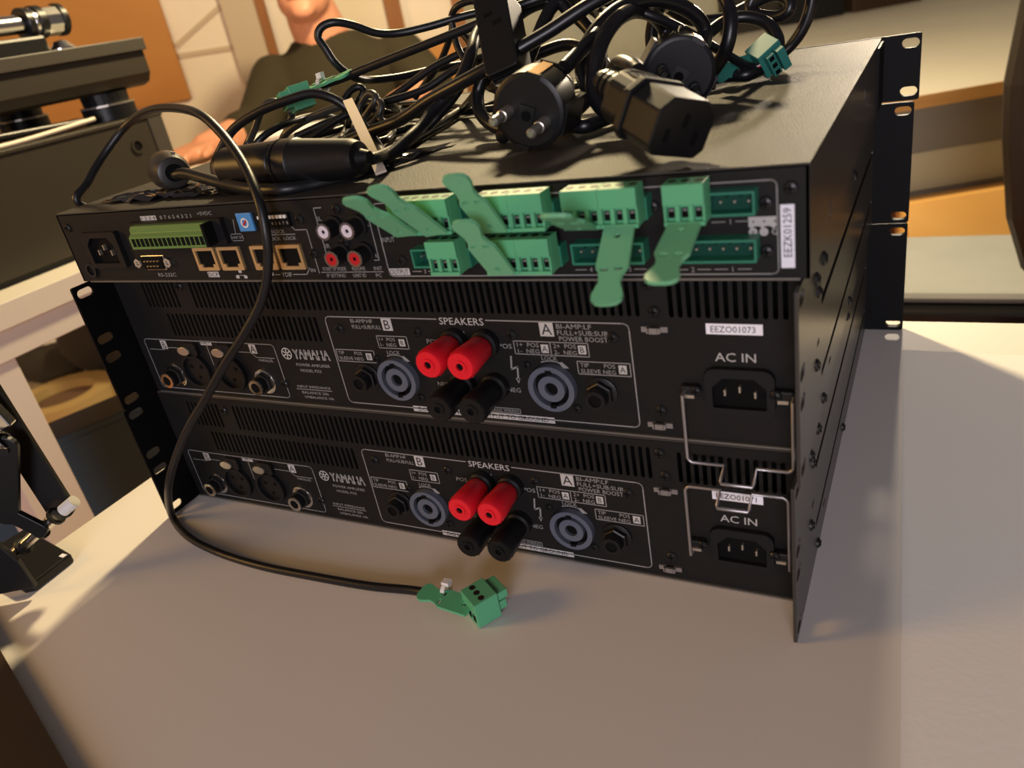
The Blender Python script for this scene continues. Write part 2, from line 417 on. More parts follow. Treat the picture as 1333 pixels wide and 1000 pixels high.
CP={'hang': [[-232.0, 290.0, 3.2], [-226.0, 235.0, 50.0], [-222.0, 160.0, 130.0], [-221.0, 75.0, 185.0], [-219.0, 5.4, 218.1], [-217.0, 14.6, 232.1], [-212.0, 31.8, 246.9], [-196.0, 42.0, 260.0], [-161.4, 34.0, 266.0], [-125.4, 22.0, 265.5], [-91.6, 6.0, 261.5], [-69.4, -4.0, 250.5], [-49.3, -16.0, 237.4], [-34.6, -28.0, 224.5], [-31.1, -33.0, 208.6], [-35.9, -34.0, 191.2], [-45.8, -36.0, 173.3], [-63.8, -39.0, 154.6], [-85.3, -41.0, 136.1], [-109.5, -43.0, 113.4], [-134.6, -45.0, 90.3], [-158.9, -46.0, 64.0], [-174.8, -47.0, 41.6], [-210.1, -30.3, 3.5], [-178.3, -45.1, 3.0], [-141.3, -53.2, 3.0], [-99.6, -56.4, 3.0], [-56.9, -55.3, 3.0], [-18.1, -53.2, 3.0], [11.9, -49.6, 3.5], [38.9, -51.3, 6.0]], 'front': [[-139.8, 16.0, 230.1], [-128.1, 14.0, 230.7], [-111.0, 9.0, 228.7], [-88.2, 2.0, 225.7], [-58.1, -9.0, 224.0], [-34.4, -12.0, 223.1], [-22.8, -2.0, 222.0], [-13.0, 8.0, 222.2], [-2.7, 16.0, 223.4], [3.1, 32.0, 226.2], [6.2, 48.0, 231.1], [7.3, 62.0, 234.9], [10.0, 75.0, 241.4], [17.4, 85.0, 248.7], [21.7, 95.0, 257.1], [22.7, 105.0, 266.1], [19.1, 120.0, 273.3], [20.4, 140.0, 281.4], [36.7, 150.0, 285.5]], 'tiecable': [[-87.5, 6.5, 224.0], [-104.7, 16.0, 226.0], [-161.3, 66.0, 224.5], [-155.7, 70.0, 233.1], [-142.5, 74.0, 244.7], [-120.1, 78.0, 252.6], [-97.7, 82.0, 256.5], [-82.6, 86.0, 257.8], [-71.4, 88.0, 254.4], [-64.6, 90.0, 249.3], [-58.6, 92.0, 241.6], [-49.2, 88.0, 232.4], [-37.9, 80.0, 224.1], [-7.5, 42.7, 224.0]], 'thick': [[-70.3, 60.2, 225.0], [-76.0, 90.0, 225.0], [-48.3, 88.0, 231.4], [-20.7, 84.0, 236.8], [5.0, 80.0, 246.0], [29.0, 76.0, 252.8], [49.2, 76.0, 258.9], [62.7, 80.0, 264.1], [79.4, 88.0, 270.4], [95.8, 96.0, 277.6], [110.0, 104.0, 282.8]], 'flat': [[12.9, 200.0, 286.0], [-5.2, 190.0, 284.1], [-23.2, 180.0, 283.1], [-41.5, 170.0, 281.2], [-59.6, 160.0, 280.7], [-70.5, 150.0, 283.3], [-79.8, 140.0, 290.3], [-87.4, 132.0, 294.0], [-95.4, 128.0, 292.8], [-98.9, 126.0, 287.6], [-95.3, 126.0, 279.8], [-91.5, 128.0, 269.7], [-88.6, 140.0, 259.4], [-90.3, 160.0, 255.0], [-81.0, 180.0, 252.8], [-66.8, 200.0, 252.8], [-53.3, 220.0, 251.9], [-33.1, 230.0, 251.1], [-4.3, 235.0, 250.9]], 'tabcable': [[-115.9, 120.0, 256.5], [-100.4, 120.0, 259.2], [-80.3, 120.0, 262.0], [-49.7, 122.0, 267.2], [-15.2, 124.0, 272.9], [15.8, 128.0, 278.3], [40.0, 132.0, 283.2], [61.1, 140.0, 286.5]], 'm1': [[-144.4, 130.0, 227.9], [-118.7, 140.0, 234.0], [-98.1, 150.0, 236.7], [-88.7, 160.0, 238.6], [-72.6, 165.0, 244.6], [-46.9, 170.0, 255.8], [-22.2, 175.0, 262.5], [-8.3, 180.0, 266.2], [14.4, 190.0, 268.4]], 'm2': [[-125.9, 120.0, 226.4], [-96.1, 130.0, 237.9], [-68.7, 140.0, 241.6], [-40.7, 145.0, 245.5], [-19.3, 150.0, 253.5], [6.2, 150.0, 259.4], [27.8, 160.0, 263.2]], 'm3': [[-85.6, 200.0, 235.3], [-79.4, 200.0, 240.5], [-63.2, 195.0, 250.0], [-48.2, 190.0, 261.5], [-35.1, 185.0, 275.4], [-31.1, 182.0, 284.6], [-24.0, 180.0, 289.7], [-12.6, 180.0, 291.1], [0.6, 180.0, 286.8]], 'm4': [[-19.1, 160.0, 280.9], [-17.4, 158.0, 268.7], [-13.3, 156.0, 259.7], [-8.2, 154.0, 252.0], [-2.2, 150.0, 246.4], [8.7, 146.0, 240.3]], 'm5': [[-7.8, 150.0, 275.9], [0.0, 145.0, 268.8], [3.1, 140.0, 260.2], [-2.0, 135.0, 249.6], [-9.2, 128.0, 239.8], [-17.9, 120.0, 231.2], [-26.7, 108.0, 223.4], [-11.5, 60.0, 224.0], [-16.1, 40.3, 224.0]], 'm6': [[6.2, 4.6, 231.0], [11.3, 10.3, 230.0], [-6.3, 53.2, 226.0], [-22.2, 101.3, 224.0], [-30.9, 143.4, 224.0], [-36.6, 182.3, 226.0], [12.1, 120.0, 241.6], [24.7, 120.0, 251.8], [34.7, 130.0, 255.5]], 'm7': [[-156.4, 173.7, 224.0], [-146.6, 220.6, 224.0], [-86.3, 196.4, 224.0], [-38.8, 183.1, 224.0], [-8.1, 182.9, 224.0], [9.7, 194.9, 224.0]], 'm8': [[-133.2, 231.0, 229.0], [-91.4, 227.8, 227.0], [-34.0, 197.1, 224.0], [-12.4, 228.6, 224.0], [27.5, 249.8, 224.0]], 'loopg': [[-128.9, 100.0, 224.0], [-158.7, 130.0, 224.8], [-152.7, 130.0, 230.7], [-141.0, 132.0, 235.6], [-124.2, 134.0, 239.8], [-100.0, 136.0, 243.6], [-82.4, 140.0, 242.6], [-71.6, 150.0, 237.6], [-113.3, 215.9, 224.0]], 'loopq': [[-160.7, 88.7, 224.0], [-161.4, 100.0, 230.7], [-151.8, 102.0, 240.7], [-143.8, 104.0, 250.6], [-137.1, 106.0, 254.4], [-132.8, 110.0, 253.7], [-132.8, 118.0, 248.8], [-139.1, 126.0, 241.8], [-209.7, 192.6, 226.0]], 'low1': [[-166.5, 107.9, 223.0], [-162.4, 144.4, 223.0], [-144.9, 168.2, 223.0], [-138.3, 198.9, 224.0], [-105.9, 186.7, 230.0], [-127.3, 248.2, 224.0]], 'low2': [[-149.4, 85.3, 226.0], [-137.8, 94.6, 236.0], [-130.9, 115.8, 240.0], [-144.1, 163.8, 236.0], [-142.3, 185.2, 226.0], [-83.4, 132.8, 223.0], [-61.3, 137.8, 223.0], [-48.2, 156.4, 223.0]], 'ring1': [[-94.8, 130.0, 237.7], [-97.1, 132.0, 245.1], [-91.3, 134.0, 251.5], [-84.9, 136.0, 253.8], [-82.8, 138.0, 250.8], [-86.3, 136.0, 245.7], [-90.3, 130.0, 239.3], [-121.1, 159.4, 226.0], [-93.6, 113.9, 224.0]], 'ring2': [[-82.1, 104.9, 226.0], [-85.0, 120.0, 228.9], [-73.6, 122.0, 237.2], [-65.2, 124.0, 244.6], [-65.6, 126.0, 248.1], [-71.6, 128.0, 249.4], [-77.9, 128.0, 245.2], [-82.2, 126.0, 239.2], [-83.7, 124.0, 233.9], [-76.6, 120.0, 231.1], [-68.7, 120.0, 232.3], [-62.4, 122.0, 237.1], [-61.0, 124.0, 242.3], [-64.9, 126.0, 246.1]], 'ring3': [[-72.1, 128.0, 243.7], [-65.4, 124.0, 236.0], [-60.0, 120.0, 232.4], [-75.9, 149.3, 226.0], [-63.4, 134.0, 224.0], [-47.9, 105.1, 224.0], [-48.7, 96.9, 224.0]], 'pc1': [[96.0, 62.0, 254.5], [99.8, 80.0, 260.7], [102.0, 95.0, 265.0], [96.3, 120.0, 270.2], [82.9, 140.0, 276.1], [66.5, 150.0, 280.9], [52.3, 150.0, 283.1], [43.2, 140.0, 281.3], [38.0, 125.0, 275.4], [34.4, 112.0, 266.1], [32.0, 100.0, 255.2], [26.7, 96.0, 244.1], [30.9, 88.0, 234.4], [43.0, 80.0, 227.9], [55.3, 78.0, 225.1], [70.5, 80.0, 225.3], [83.2, 90.0, 228.1], [91.8, 100.0, 235.2], [94.3, 110.0, 243.0], [90.9, 125.0, 253.1], [83.1, 135.0, 264.0], [70.6, 140.0, 274.8], [59.6, 135.0, 278.4], [50.6, 128.0, 277.3], [46.5, 118.0, 271.0], [46.2, 108.0, 264.2], [50.9, 98.0, 257.9]], 'pc1b': [[54.9, 98.0, 239.1], [32.7, 120.0, 241.1], [12.5, 140.0, 243.5], [14.2, 160.0, 248.4], [32.2, 170.0, 254.7], [51.5, 175.0, 256.9], [70.2, 170.0, 249.8], [80.0, 160.0, 239.2], [76.5, 140.0, 229.8], [71.4, 115.0, 224.4], [96.5, 70.0, 225.0], [106.5, 94.0, 225.0]], 'pc2': [[145.5, 22.0, 252.4], [140.4, 28.0, 254.6], [131.4, 40.0, 254.6], [119.5, 62.0, 247.5], [117.3, 68.0, 238.0], [126.3, 60.0, 231.1], [134.4, 58.0, 230.0], [136.3, 70.0, 233.8], [130.3, 110.0, 238.8], [124.8, 140.0, 246.7], [120.3, 150.0, 257.9], [117.2, 140.0, 267.1], [114.7, 120.0, 271.5], [113.2, 100.0, 270.8], [111.0, 84.0, 265.7], [108.9, 74.0, 257.5], [107.5, 68.0, 248.0], [109.5, 62.0, 239.5], [117.1, 56.0, 232.8], [127.0, 54.0, 229.4], [134.6, 60.0, 230.3]], 'pc2b': [[134.6, 60.0, 230.3], [118.9, 62.0, 233.6], [105.0, 70.0, 240.8], [97.3, 80.0, 249.1], [96.4, 90.0, 259.2], [101.4, 100.0, 268.2], [108.6, 112.0, 273.9], [118.8, 124.0, 275.7], [129.7, 136.0, 271.6], [138.4, 146.0, 263.4], [142.1, 150.0, 254.1], [141.7, 140.0, 246.9], [137.4, 132.0, 250.0], [132.5, 128.0, 258.6]], 'pc2c': [[143.5, 160.0, 233.6], [152.3, 150.0, 243.4], [155.7, 150.0, 254.5], [153.9, 155.0, 264.8], [147.9, 160.0, 273.6], [133.3, 170.0, 279.1], [117.1, 180.0, 275.5], [107.7, 180.0, 267.2], [102.9, 180.0, 255.4], [103.6, 180.0, 243.3], [110.2, 180.0, 232.1], [124.9, 170.1, 225.0], [140.8, 169.5, 225.0]], 'pc2d': [[126.5, 200.0, 246.4], [137.5, 210.0, 253.3], [148.3, 215.0, 254.6], [159.9, 215.0, 250.8], [167.3, 212.0, 244.2], [170.0, 208.0, 236.2], [166.3, 205.0, 227.7], [157.7, 182.9, 226.0], [142.0, 183.9, 226.0], [130.8, 165.1, 226.0]], 'pc3': [[146.9, 203.0, 226.0], [158.2, 240.0, 224.7], [168.8, 245.0, 230.0], [177.1, 245.0, 238.7], [182.2, 245.0, 249.4], [183.5, 245.0, 260.3], [176.5, 245.0, 269.0], [164.0, 240.0, 272.2], [152.5, 240.0, 265.5], [147.9, 238.0, 256.9], [154.4, 235.0, 252.7], [164.9, 232.0, 250.5], [172.4, 230.0, 253.0], [172.2, 232.0, 258.8], [161.9, 238.0, 262.5], [145.2, 240.0, 258.0], [131.2, 238.0, 254.0], [113.8, 230.0, 256.4], [102.5, 220.0, 266.2]], 'thin': [[47.6, 150.0, 290.3], [70.3, 140.0, 285.0], [88.6, 130.0, 279.9], [103.4, 125.0, 276.1], [118.7, 125.0, 269.0], [130.7, 135.0, 260.3], [141.8, 150.0, 249.1], [149.2, 165.0, 239.9], [155.9, 178.0, 232.0], [159.3, 186.0, 228.7]]}
FR={'schuko1': [[84.664, 38.0, 239.432], [0.018, -0.995, -0.099], [0.367, -0.085, 0.926]], 'schuko2': [[138.605, 108.0, 239.612], [0.337, -0.939, -0.071], [0.575, 0.145, 0.805]], 'iec': [[173.114, -14.0, 232.243], [0.753, -0.586, -0.299], [0.414, 0.069, 0.908]], 'upright': [[51.147, 82.0, 280.854], [0.01, -0.833, 0.553], [-0.286, 0.527, 0.8]], 'xlrA': [[-86.68, 8.134, 232.0], [0.883, 0.436, -0.171], [-0.059, 0.465, 0.883]], 'xlrB': [[9.873, 3.471, 231.0], [0.883, 0.436, -0.171], [-0.059, 0.465, 0.883]], 'small': [[-139.823, 16.0, 230.064], [0.866, -0.5, -0.019], [0.211, 0.331, 0.92]], 'gp1': [[-110.053, 118.0, 255.275], [-0.59, -0.802, -0.095], [-0.199, 0.031, 0.98]], 'gp2': [[165.29, 196.0, 228.23], [0.672, -0.676, -0.302], [0.705, 0.46, 0.54]], 'gpt': [[58.903, -55.786, 9.0], [0.681, 0.703, -0.206], [-0.131, 0.394, 0.91]]}
KP=[[-305.9, -98.0, -0.4], [-212.3, -98.0, 52.9], [-186.0, -98.0, 67.0], [-232.5, -92.0, 146.3], [-221.8, -92.0, 49.3], [-211.4, -104.0, 111.0], [-257.4, -104.0, 49.7], [-222.5, -104.0, 43.7], [-211.7, -108.0, 108.2], [-212.4, -98.0, 114.1], [-228.4, -98.0, 129.3], [-213.0, -98.0, 119.2]]
BP=[[-247.9, -89.9, 5.0], [-246.4, -117.6, 5.0], [-304.8, -110.2, 5.0], [-301.3, -79.3, 5.0]]
# ---------------------------------------------------------------- table and room shell
F2, S2 = Vector((-0.517, 0.856, 0)), Vector((0.856, 0.517, 0))     # room axes (across / along the back wall)
O2 = Vector((258, -310, 0))
def rm(s, d, z):
    return O2 + S2 * s + F2 * d + Vector((0, 0, z))
def rbox(mb, s0, s1, d0, d1, z0, z1):
    return mb.obox(rm((s0 + s1) / 2, (d0 + d1) / 2, (z0 + z1) / 2), S2, F2, Z3, (s1 - s0) / 2, (d1 - d0) / 2, (z1 - z0) / 2)
struct('floor', rbox(MB(), -3200, 3200, -1200, 3760, -740, -720), M['floor'])
struct('wall_back', rbox(MB(), -3200, 84, 3000, 3060, -720, 1900), M['wall'])
struct('wall_right', rbox(MB(), 24, 84, 3060, 3700, -720, 1900), M['wall'])
struct('wall_back_right', rbox(MB(), 24, 3200, 3700, 3760, -720, 1900), M['wallgrey'])
t = thing('work_table', 'white laminate work table carrying the rack of black equipment', 'table', (0, -50, -720))
obj('tabletop', MB().box(-283, 900, -520, 347, -28, 0), M['table'], t, bevel=1.5)
for x in (-240, 855):
    for y in (-475, 305):
        obj('leg', MB().box(x - 20, x + 20, y - 20, y + 20, -720, -28), M['whitesteel'], t)
tag(obj('paper_sheet', MB().prism([(241.5, 291.5), (470, 284), (490, -330), (270, -330)], (0, 0, 0.04), X3, Y3, Z3, 0.1), M['paper']), 'large white sheet of paper lying on the table right of the rack', 'paper')

# ---------------------------------------------------------------- power amplifiers
def slot(x, z, w, h):
    r = min(w, h) / 2 - 1e-3
    return rrect(x - w / 2, x + w / 2, z - h / 2, z + h / 2, r, 4)
def power_amp(dx, z0, bail_down, label, serial, bail_label):
    t = thing('power_amplifier', label, 'amplifier', (dx, 150, z0))
    h = 87.6
    # shell
    obj('chassis', MB().box(dx - 208, dx + 208, 16, 327, z0 + 1, z0 + h - 1), M['dark'], t)
    obj('top_cover', MB().box(dx - 213.4, dx + 213.4, 0.2, 327.5, z0 + h - 1, z0 + h), M['side'], t)
    lo = MB().box(dx - 213.4, dx + 213.4, -0.6, 327.5, z0, z0 + 1)
    obj('bottom_cover', lo, M['side'], t)
    obj('cover_lip', MB().box(dx - 209, dx + 209, -1.6, -0.1, z0 + 0.9, z0 + 1.9), M['edge'], t)
    zs = (82.0, 50.3, 37.0, 5.7)
    pl = MB()
    plate(pl, rrect(-28.6, 327.5, 0.3, h - 0.2, 1.2), [slot(-20.6, z, 11.3, 5.8) for z in zs], (dx - 215, 0, z0), Y3, Z3, X3, 1.5)
    obj('side_plate', pl, M['ear'], t)
    pr = MB()
    plate(pr, rrect(-28.6, 327.5, 0.3, h - 0.2, 1.2), [slot(-20.6, z, 11.3, 5.8) for z in zs] +
          [rrect(36, 318, 54.8, 59.2, 1.8), rrect(36, 318, 18.8, 22.6, 1.6), slot(25, 42, 7, 3), slot(68, 12, 8, 2.5)], (dx + 213.5, 0, z0), Y3, Z3, X3, 1.5)
    obj('side_plate', pr, M['side'], t)
    fp = MB()
    plate(fp, rrect(-240, 240, 0.2, h - 0.2, 2.0), [slot(sx * 233, z, 11, 6.2) for sx in (-1, 1) for z in (5.8, 81.8)], (0.3 if bail_down else 0.0, 327.6, z0), X3, Z3, Y3, 5.0)
    obj('front_panel', fp, M['ear'], t)
    for y, z, r in ((43, 74.6, 3.2), (19, 73.9, 3.2), (177.5, 76.6, 2.8), (160.5, 6.0, 2.8), (42, 4.5, 2.8), (25, 66, 2.8), (18.5, 33.8, 3.0)):
        screw(t, dx + 215.0, y, z0 + z, '+x', r)
    # rear panel with real vents
    holes = []
    x = -186.0
    while x < 143:
        if not (-158 < x < -146 or 146 < x < 150):
            holes.append(slot(x, 73.0, 2.1, 18.5 if x > -100 or x < -170 else 18.5))
        x += 3.95
    for k in range(13):
        holes.append(slot(157.4 + 4.02 * k, 72.3, 2.2, 17.6))
    for k in range(32):
        holes.append(slot(-172.6 + 3.95 * k, 51.8, 2.1, 15.6))
    rp = plate(MB(), rrect(-213.2, 213.2, 1.2, h - 1.2, 0.5, 1), holes, (dx, 1.4, z0), X3, Z3, -Y3, 1.4)
    obj('rear_panel', rp, M['panel'], t)
    Pt, Pb, Ln, Ik = MB(), MB(), MB(), MB()
    def T(mb, s, x, z, hh, w=None, al='C'):
        text(mb, s, dx + x, z0 + z, hh, w, 0.0, al)
    def chip(s, x, z, w, hh, th=None):              # white box with dark lettering
        Pb.box(dx + x - w / 2, dx + x + w / 2, -0.06, 0, z0 + z - hh / 2, z0 + z + hh / 2)
        text(Ik, s, dx + x, z0 + z, th or hh * 0.68, None if len(s) < 3 else w * 0.92, -0.07)
    def fr(pts, w=0.55, close=False):
        strokes(Ln, [(dx + a, z0 + b) for a, b in pts], w, 0.0, close)
    def rect(x0, x1, a, b, w=0.45):
        fr([(x0, a), (x1, a), (x1, b), (x0, b)], w, True)
    # speaker frame
    R = rrect(-42.6, 137, 5.0, 60.1, 3.0)
    seg = [p for p in R]
    k0 = 5                                           # walk from top left round to top right, leaving a gap for the heading
    fr([(32.5, 60.1)] + seg[5:10] + seg[10:15] + seg[15:20] + seg[0:5] + [(62, 60.1)], 0.6)
    T(Pb, 'SPEAKERS', 47.3, 59.2, 3.9, 26.4)
    chip('B', -0.2, 56.2, 6.6, 7.2, 5.4)
    chip('A', 95.0, 56.2, 7.4, 7.6, 5.8)
    T(Pt, 'BI-AMP:HF', -24.6, 57.9, 2.3, 15, 'L')
    T(Pt, 'FULL+SUB:FULL', -24.6, 54.4, 2.3, 20, 'L')
    T(Pt, 'BI-AMP:LF', 100.4, 57.9, 2.5, 18, 'L')
    T(Pt, 'FULL+SUB:SUB', 100.4, 54.6, 2.5, 26, 'L')
    T(Pt, 'POWER BOOST', 101.0, 51.4, 2.5, 25, 'L')
    rect(-9.4, 10.6, 42.0, 49.3)
    T(Pt, '1+  POS', -8, 47.3, 2.1, 10.5, 'L'); T(Pt, '1-  NEG', -8, 44.0, 2.1, 10.5, 'L'); chip('B', 6.8, 45.6, 3.8, 4.2)
    rect(-41.3, -14.4, 32.4, 39.8)
    T(Pt, 'TIP        POS', -40, 37.8, 2.1, 17, 'L'); T(Pt, 'SLEEVE NEG', -40, 34.4, 2.1, 17, 'L'); chip('B', -18.5, 36.0, 3.8, 4.2)
    rect(75.6, 115.5, 42.2, 49.3); fr([(95.6, 42.2), (95.6, 49.3)], 0.45)
    T(Pt, '1+  POS', 77.3, 47.4, 2.3, 12, 'L'); T(Pt, '1-  NEG', 77.3, 44.0, 2.3, 12, 'L'); chip('A', 92.4, 45.6, 4.0, 4.6)
    T(Pt, '2+  POS', 97.2, 47.4, 2.3, 12, 'L'); T(Pt, '2-  NEG', 97.2, 44.0, 2.3, 12, 'L'); chip('B', 112.2, 45.8, 4.0, 4.6)
    rect(108.6, 135.4, 32.8, 39.6)
    T(Pt, 'TIP        POS', 110, 37.7, 2.2, 18, 'L'); T(Pt, 'SLEEVE NEG', 110, 34.5, 2.2, 18, 'L'); chip('A', 131.6, 36.2, 4.0, 4.6)
    for cx, cz in ((-0.5, 24.2), (94.2, 25.3)):
        T(Pt, 'LOCK', cx - 0.2, cz + 15.2, 2.2, 8.6)
        a = [(cx + 14.3 * math.sin(q), cz + 14.3 * math.cos(q) - 0.6) for q in [-0.35 + 0.1 * i for i in range(8)]]
        fr(a, 0.7)
        Ln.prism([(0, 0), (3.6, -3.4), (0.6, -3.6), (-1.2, -1.2)], (dx + cx + 6.0, 0, z0 + cz + 13.6), X3, Z3, -Y3, 0.06)
    T(Pt, 'POS', 27.0, 47.2, 2.6, 7.2); T(Pt, 'POS', 70.4, 46.2, 2.6, 7.6)
    T(Pt, 'NEG', 27.5, 21.8, 2.4, 7.2); T(Pt, 'NEG', 70.8, 21.2, 2.6, 7.6)
    fr([(47.6, 53.5), (47.6, 47.5)], 0.5); fr([(47.6, 34), (47.6, 26)], 0.5)
    fr([(72.6, 40.5), (71.6, 33.2), (75.2, 34.8), (74.4, 27.2)], 0.95)
    Ln.prism([(-1.3, 0), (1.3, 0), (0, -3.0)], (dx + 74.3, 0, z0 + 28.2), X3, Z3, -Y3, 0.06)
    chip('DO NOT CONNECT OUTPUT TO GROUND', 47.2, 4.6, 88, 3.5, 2.4)
    T(Pt, 'CLASS2 WIRING', 62.0, 8.4, 1.7, 18); rect(52, 72, 7.0, 9.8, 0.35)
    # input frame
    R = rrect(-206.5, -89.4, 4.2, 40.7, 2.6)
    fr(R, 0.5, True)
    fr([(-147.6, 40), (-147.6, 12)], 0.4)
    fr([(-204, 33.2), (-189.5, 33.2), (-187, 35.0), (-176, 35.0)], 0.4); fr([(-129, 34.6), (-110, 34.6), (-107, 31.4), (-92, 31.4)], 0.4)
    chip('INPUT', -147.6, 39.6, 10, 3.0, 1.9)
    chip('B', -188.3, 36.9, 5.6, 6.0, 4.4); chip('A', -107.6, 37.1, 5.6, 6.2, 4.6)
    T(Pt, 'PARALLEL', -99.6, 29.6, 1.7, 12)
    # maker's mark
    lx, lz = -80.6, 35.2
    Pb.lathe_open((dx + lx, 0, z0 + lz), -Y3, [(0, 3.9), (0.06, 3.9), (0.06, 3.3), (0, 3.3)], 24)
    for q in (30, 90, 150):
        c, s_ = math.cos(math.radians(q)), math.sin(math.radians(q))
        strokes(Pb, [(dx + lx - 2.9 * c, z0 + lz - 2.9 * s_), (dx + lx + 2.9 * c, z0 + lz + 2.9 * s_)], 0.75, 0.0)
    for o_ in (0.0, 0.35):
        T(Pb, 'YAMAHA', -61.6 + o_, 35.2, 6.6, 27.6)
    T(Pt, 'POWER AMPLIFIER', -62.5, 28.2, 1.9, 26); T(Pt, 'MODEL PX3', -65.5, 24.4, 1.9, 16)
    T(Pt, 'INPUT IMPEDANCE', -67.5, 13.2, 1.7, 26); fr([(-81.5, 11.3), (-54, 11.3)], 0.4)
    T(Pt, 'BALANCE 20k', -67.5, 9.2, 1.7, 21); T(Pt, 'UNBALANCE 10k', -65.5, 6.1, 1.7, 23)
    T(Pb, 'AC IN', 184.2, 45.2, 4.2, 17.6)
    obj('fine_lettering', Pt, M['print'], t)['kind'] = 'stuff'
    obj('bold_lettering', Pb, M['printbold'], t)['kind'] = 'stuff'
    obj('frame_lines', Ln, M['print'], t)['kind'] = 'stuff'
    obj('dark_lettering', Ik, M['ink'], t)['kind'] = 'stuff'
    lb = obj('serial_label', MB().box(dx + 172.3, dx + 196.3, -0.25, 0, z0 + 56.2, z0 + 61.2), M['label'], t)
    lb['label'] = 'white serial number sticker'
    obj('label_lettering', text(MB(), serial, dx + 183.8, z0 + 58.7, 2.9, 19, -0.3), M['ink'], lb)
    # XLR inputs
    for cx in (-163.9, -132.7):
        c = (dx + cx, 0, z0 + 19.6)
        x = obj('input_socket', MB().ring(c, -Y3, 12.6, 10.2, 3.0), M['socket'], t, smooth=40)
        obj('socket_insert', MB().lathe(c, -Y3, [(0, 10.2), (0.7, 10.2)], 24), M['plastic'], x)
        for q in (90, 210, 330):
            obj('contact_hole', MB().lathe((c[0] + 5.2 * math.cos(math.radians(q + 180)), -0.6, c[2] + 5.2 * math.sin(math.radians(q + 180))), -Y3, [(0, 1.4), (0.4, 1.4)], 10), M['dark'], x)
        obj('latch_housing', MB().prism(rrect(-6, 7, -4, 5, 2), (c[0] + 1.5, 0, c[2] + 15.5), X3, Z3, -Y3, 3.0), M['socket'], x)
        lt = obj('release_latch', MB().prism([(4.2 * math.cos(q * math.pi / 8) * (1.25), 3.0 * math.sin(q * math.pi / 8)) for q in range(16)], (c[0] - 2.6, -3.0, c[2] + 15.2), X3, Z3, -Y3, 1.4), M['nickel'], x, bevel=0.3)
        lt['label'] = 'nickel push latch'
    # jack sockets (front pair chrome, speaker pair black)
    for cx, cz, nut, brl in ((-186.0, 14.8, 'chrome', 'chrome'), (-105.6, 15.0, 'chrome', 'chrome'), (-22.8, 23.2, 'plastic', 'plastic'), (119.4, 23.4, 'plastic', 'plastic')):
        c = Vector((dx + cx, 0, z0 + cz))
        j = obj('jack_socket', MB().lathe(c, -Y3, [(0, 8.4), (1.2, 8.4), (1.5, 7.8)], 26), M[nut], t, smooth=30)
        obj('hex_nut', MB().lathe(c + Y3 * -1.5, -Y3, [(0, 7.0), (2.6, 7.0), (3.0, 6.3)], 6), M['plastic' if nut == 'plastic' else 'screw'], j)
        obj('barrel', MB().lathe(c + Y3 * -4.4, -Y3, [(0, 5.3), (4.4, 5.3)], 20), M['plastic'], j, smooth=40)
        obj('barrel_ring', MB().ring(c + Y3 * -8.6, -Y3, 5.2, 3.3, 1.2, 24), M[brl], j, smooth=40)
        obj('jack_hole', MB().lathe(c + Y3 * -8.7, -Y3, [(0, 3.3), (0.3, 3.3)], 18), M['dark'], j)
    # twist-lock speaker outlets
    for cx, cz in ((-0.5, 24.0), (94.0, 25.0)):
        c = Vector((dx + cx, 0, z0 + cz))
        q = obj('speaker_outlet', MB().ring(c, -Y3, 12.6, 9.8, 4.0, 32), M['greyring'], t, smooth=40)
        q['label'] = 'slate grey twist-lock speaker outlet'
        obj('recess', MB().lathe(c, -Y3, [(0, 9.8), (0.8, 9.8)], 28), M['dark'], q)
        obj('inner_ring', MB().ring(c, -Y3, 7.2, 3.6, 3.6, 26), M['greyring'], q, smooth=40)
        obj('core', MB().lathe(c, -Y3, [(0, 3.6), (1.6, 3.6)], 18), M['dark'], q)
        for a in (1, -1):
            obj('key_notch', MB().box(c.x - 1.6, c.x + 1.6, -4.15, -0.8, c.z + a * 9.6 - 1.0, c.z + a * 9.6 + 1.0), M['dark'], q)
        screw(t, c.x - 12.8, 0, c.z + 11.2, '-y', 2.2); screw(t, c.x + 11.0, 0, c.z - 11.8, '-y', 2.4)
    # binding posts
    for cx, cz, mm_ in ((41.8, 48.0, 'red'), (60.2, 48.0, 'red'), (41.4, 23.0, 'plastic'), (61.0, 23.4, 'plastic')):
        c = Vector((dx + cx, 0, z0 + cz))
        b = obj('binding_post', MB().lathe(c, -Y3, [(0, 7.6), (4.6, 7.6), (5.6, 6.6)], 22), M['socket'], t, smooth=35)
        b['label'] = 'binding post with %s knob' % ('red' if mm_ == 'red' else 'black')
        n, kb = 28, MB()
        kb.lathe(c + Y3 * -5.6, -Y3, [(0, 5.6), (2, 6.6), (15, 7.4), (21, 7.6), (22.4, 6.9), (22.4, 3.4), (21.6, 3.2)], n)
        for i in range(n):                           # knurled end
            for lvl in (2, 3):
                v = Vector(kb.v[lvl * n + i]); d = v - c; d.y = 0
                kb.v[lvl * n + i] = tuple(v + d.normalized() * (0.35 if i % 2 else -0.15))
        obj('knob', kb, M[mm_], b, smooth=50)
        obj('knob_socket', MB().ring(c + Y3 * -27.2, -Y3, 3.4, 2.0, 1.4, 18), M[mm_], b, smooth=40)
        obj('knob_hole', MB().lathe(c + Y3 * -27.3, -Y3, [(0, 2.0), (0.2, 2.0)], 14), M['dark'], b)
    # mains inlet
    ci = obj('power_inlet', plate(MB(), rrect(170.5, 201.0, 17.6, 40.6, 5), [[(174, 21), (197.5, 21), (197.5, 31.5), (192.5, 36.2), (179, 36.2), (174, 31.5)]], (dx, 0, z0), X3, Z3, -Y3, 3.2), M['socket'], t, bevel=0.8)
    obj('inlet_recess', MB().box(dx + 173, dx + 198.5, -0.5, 0, z0 + 20, z0 + 37), M['dark'], ci)
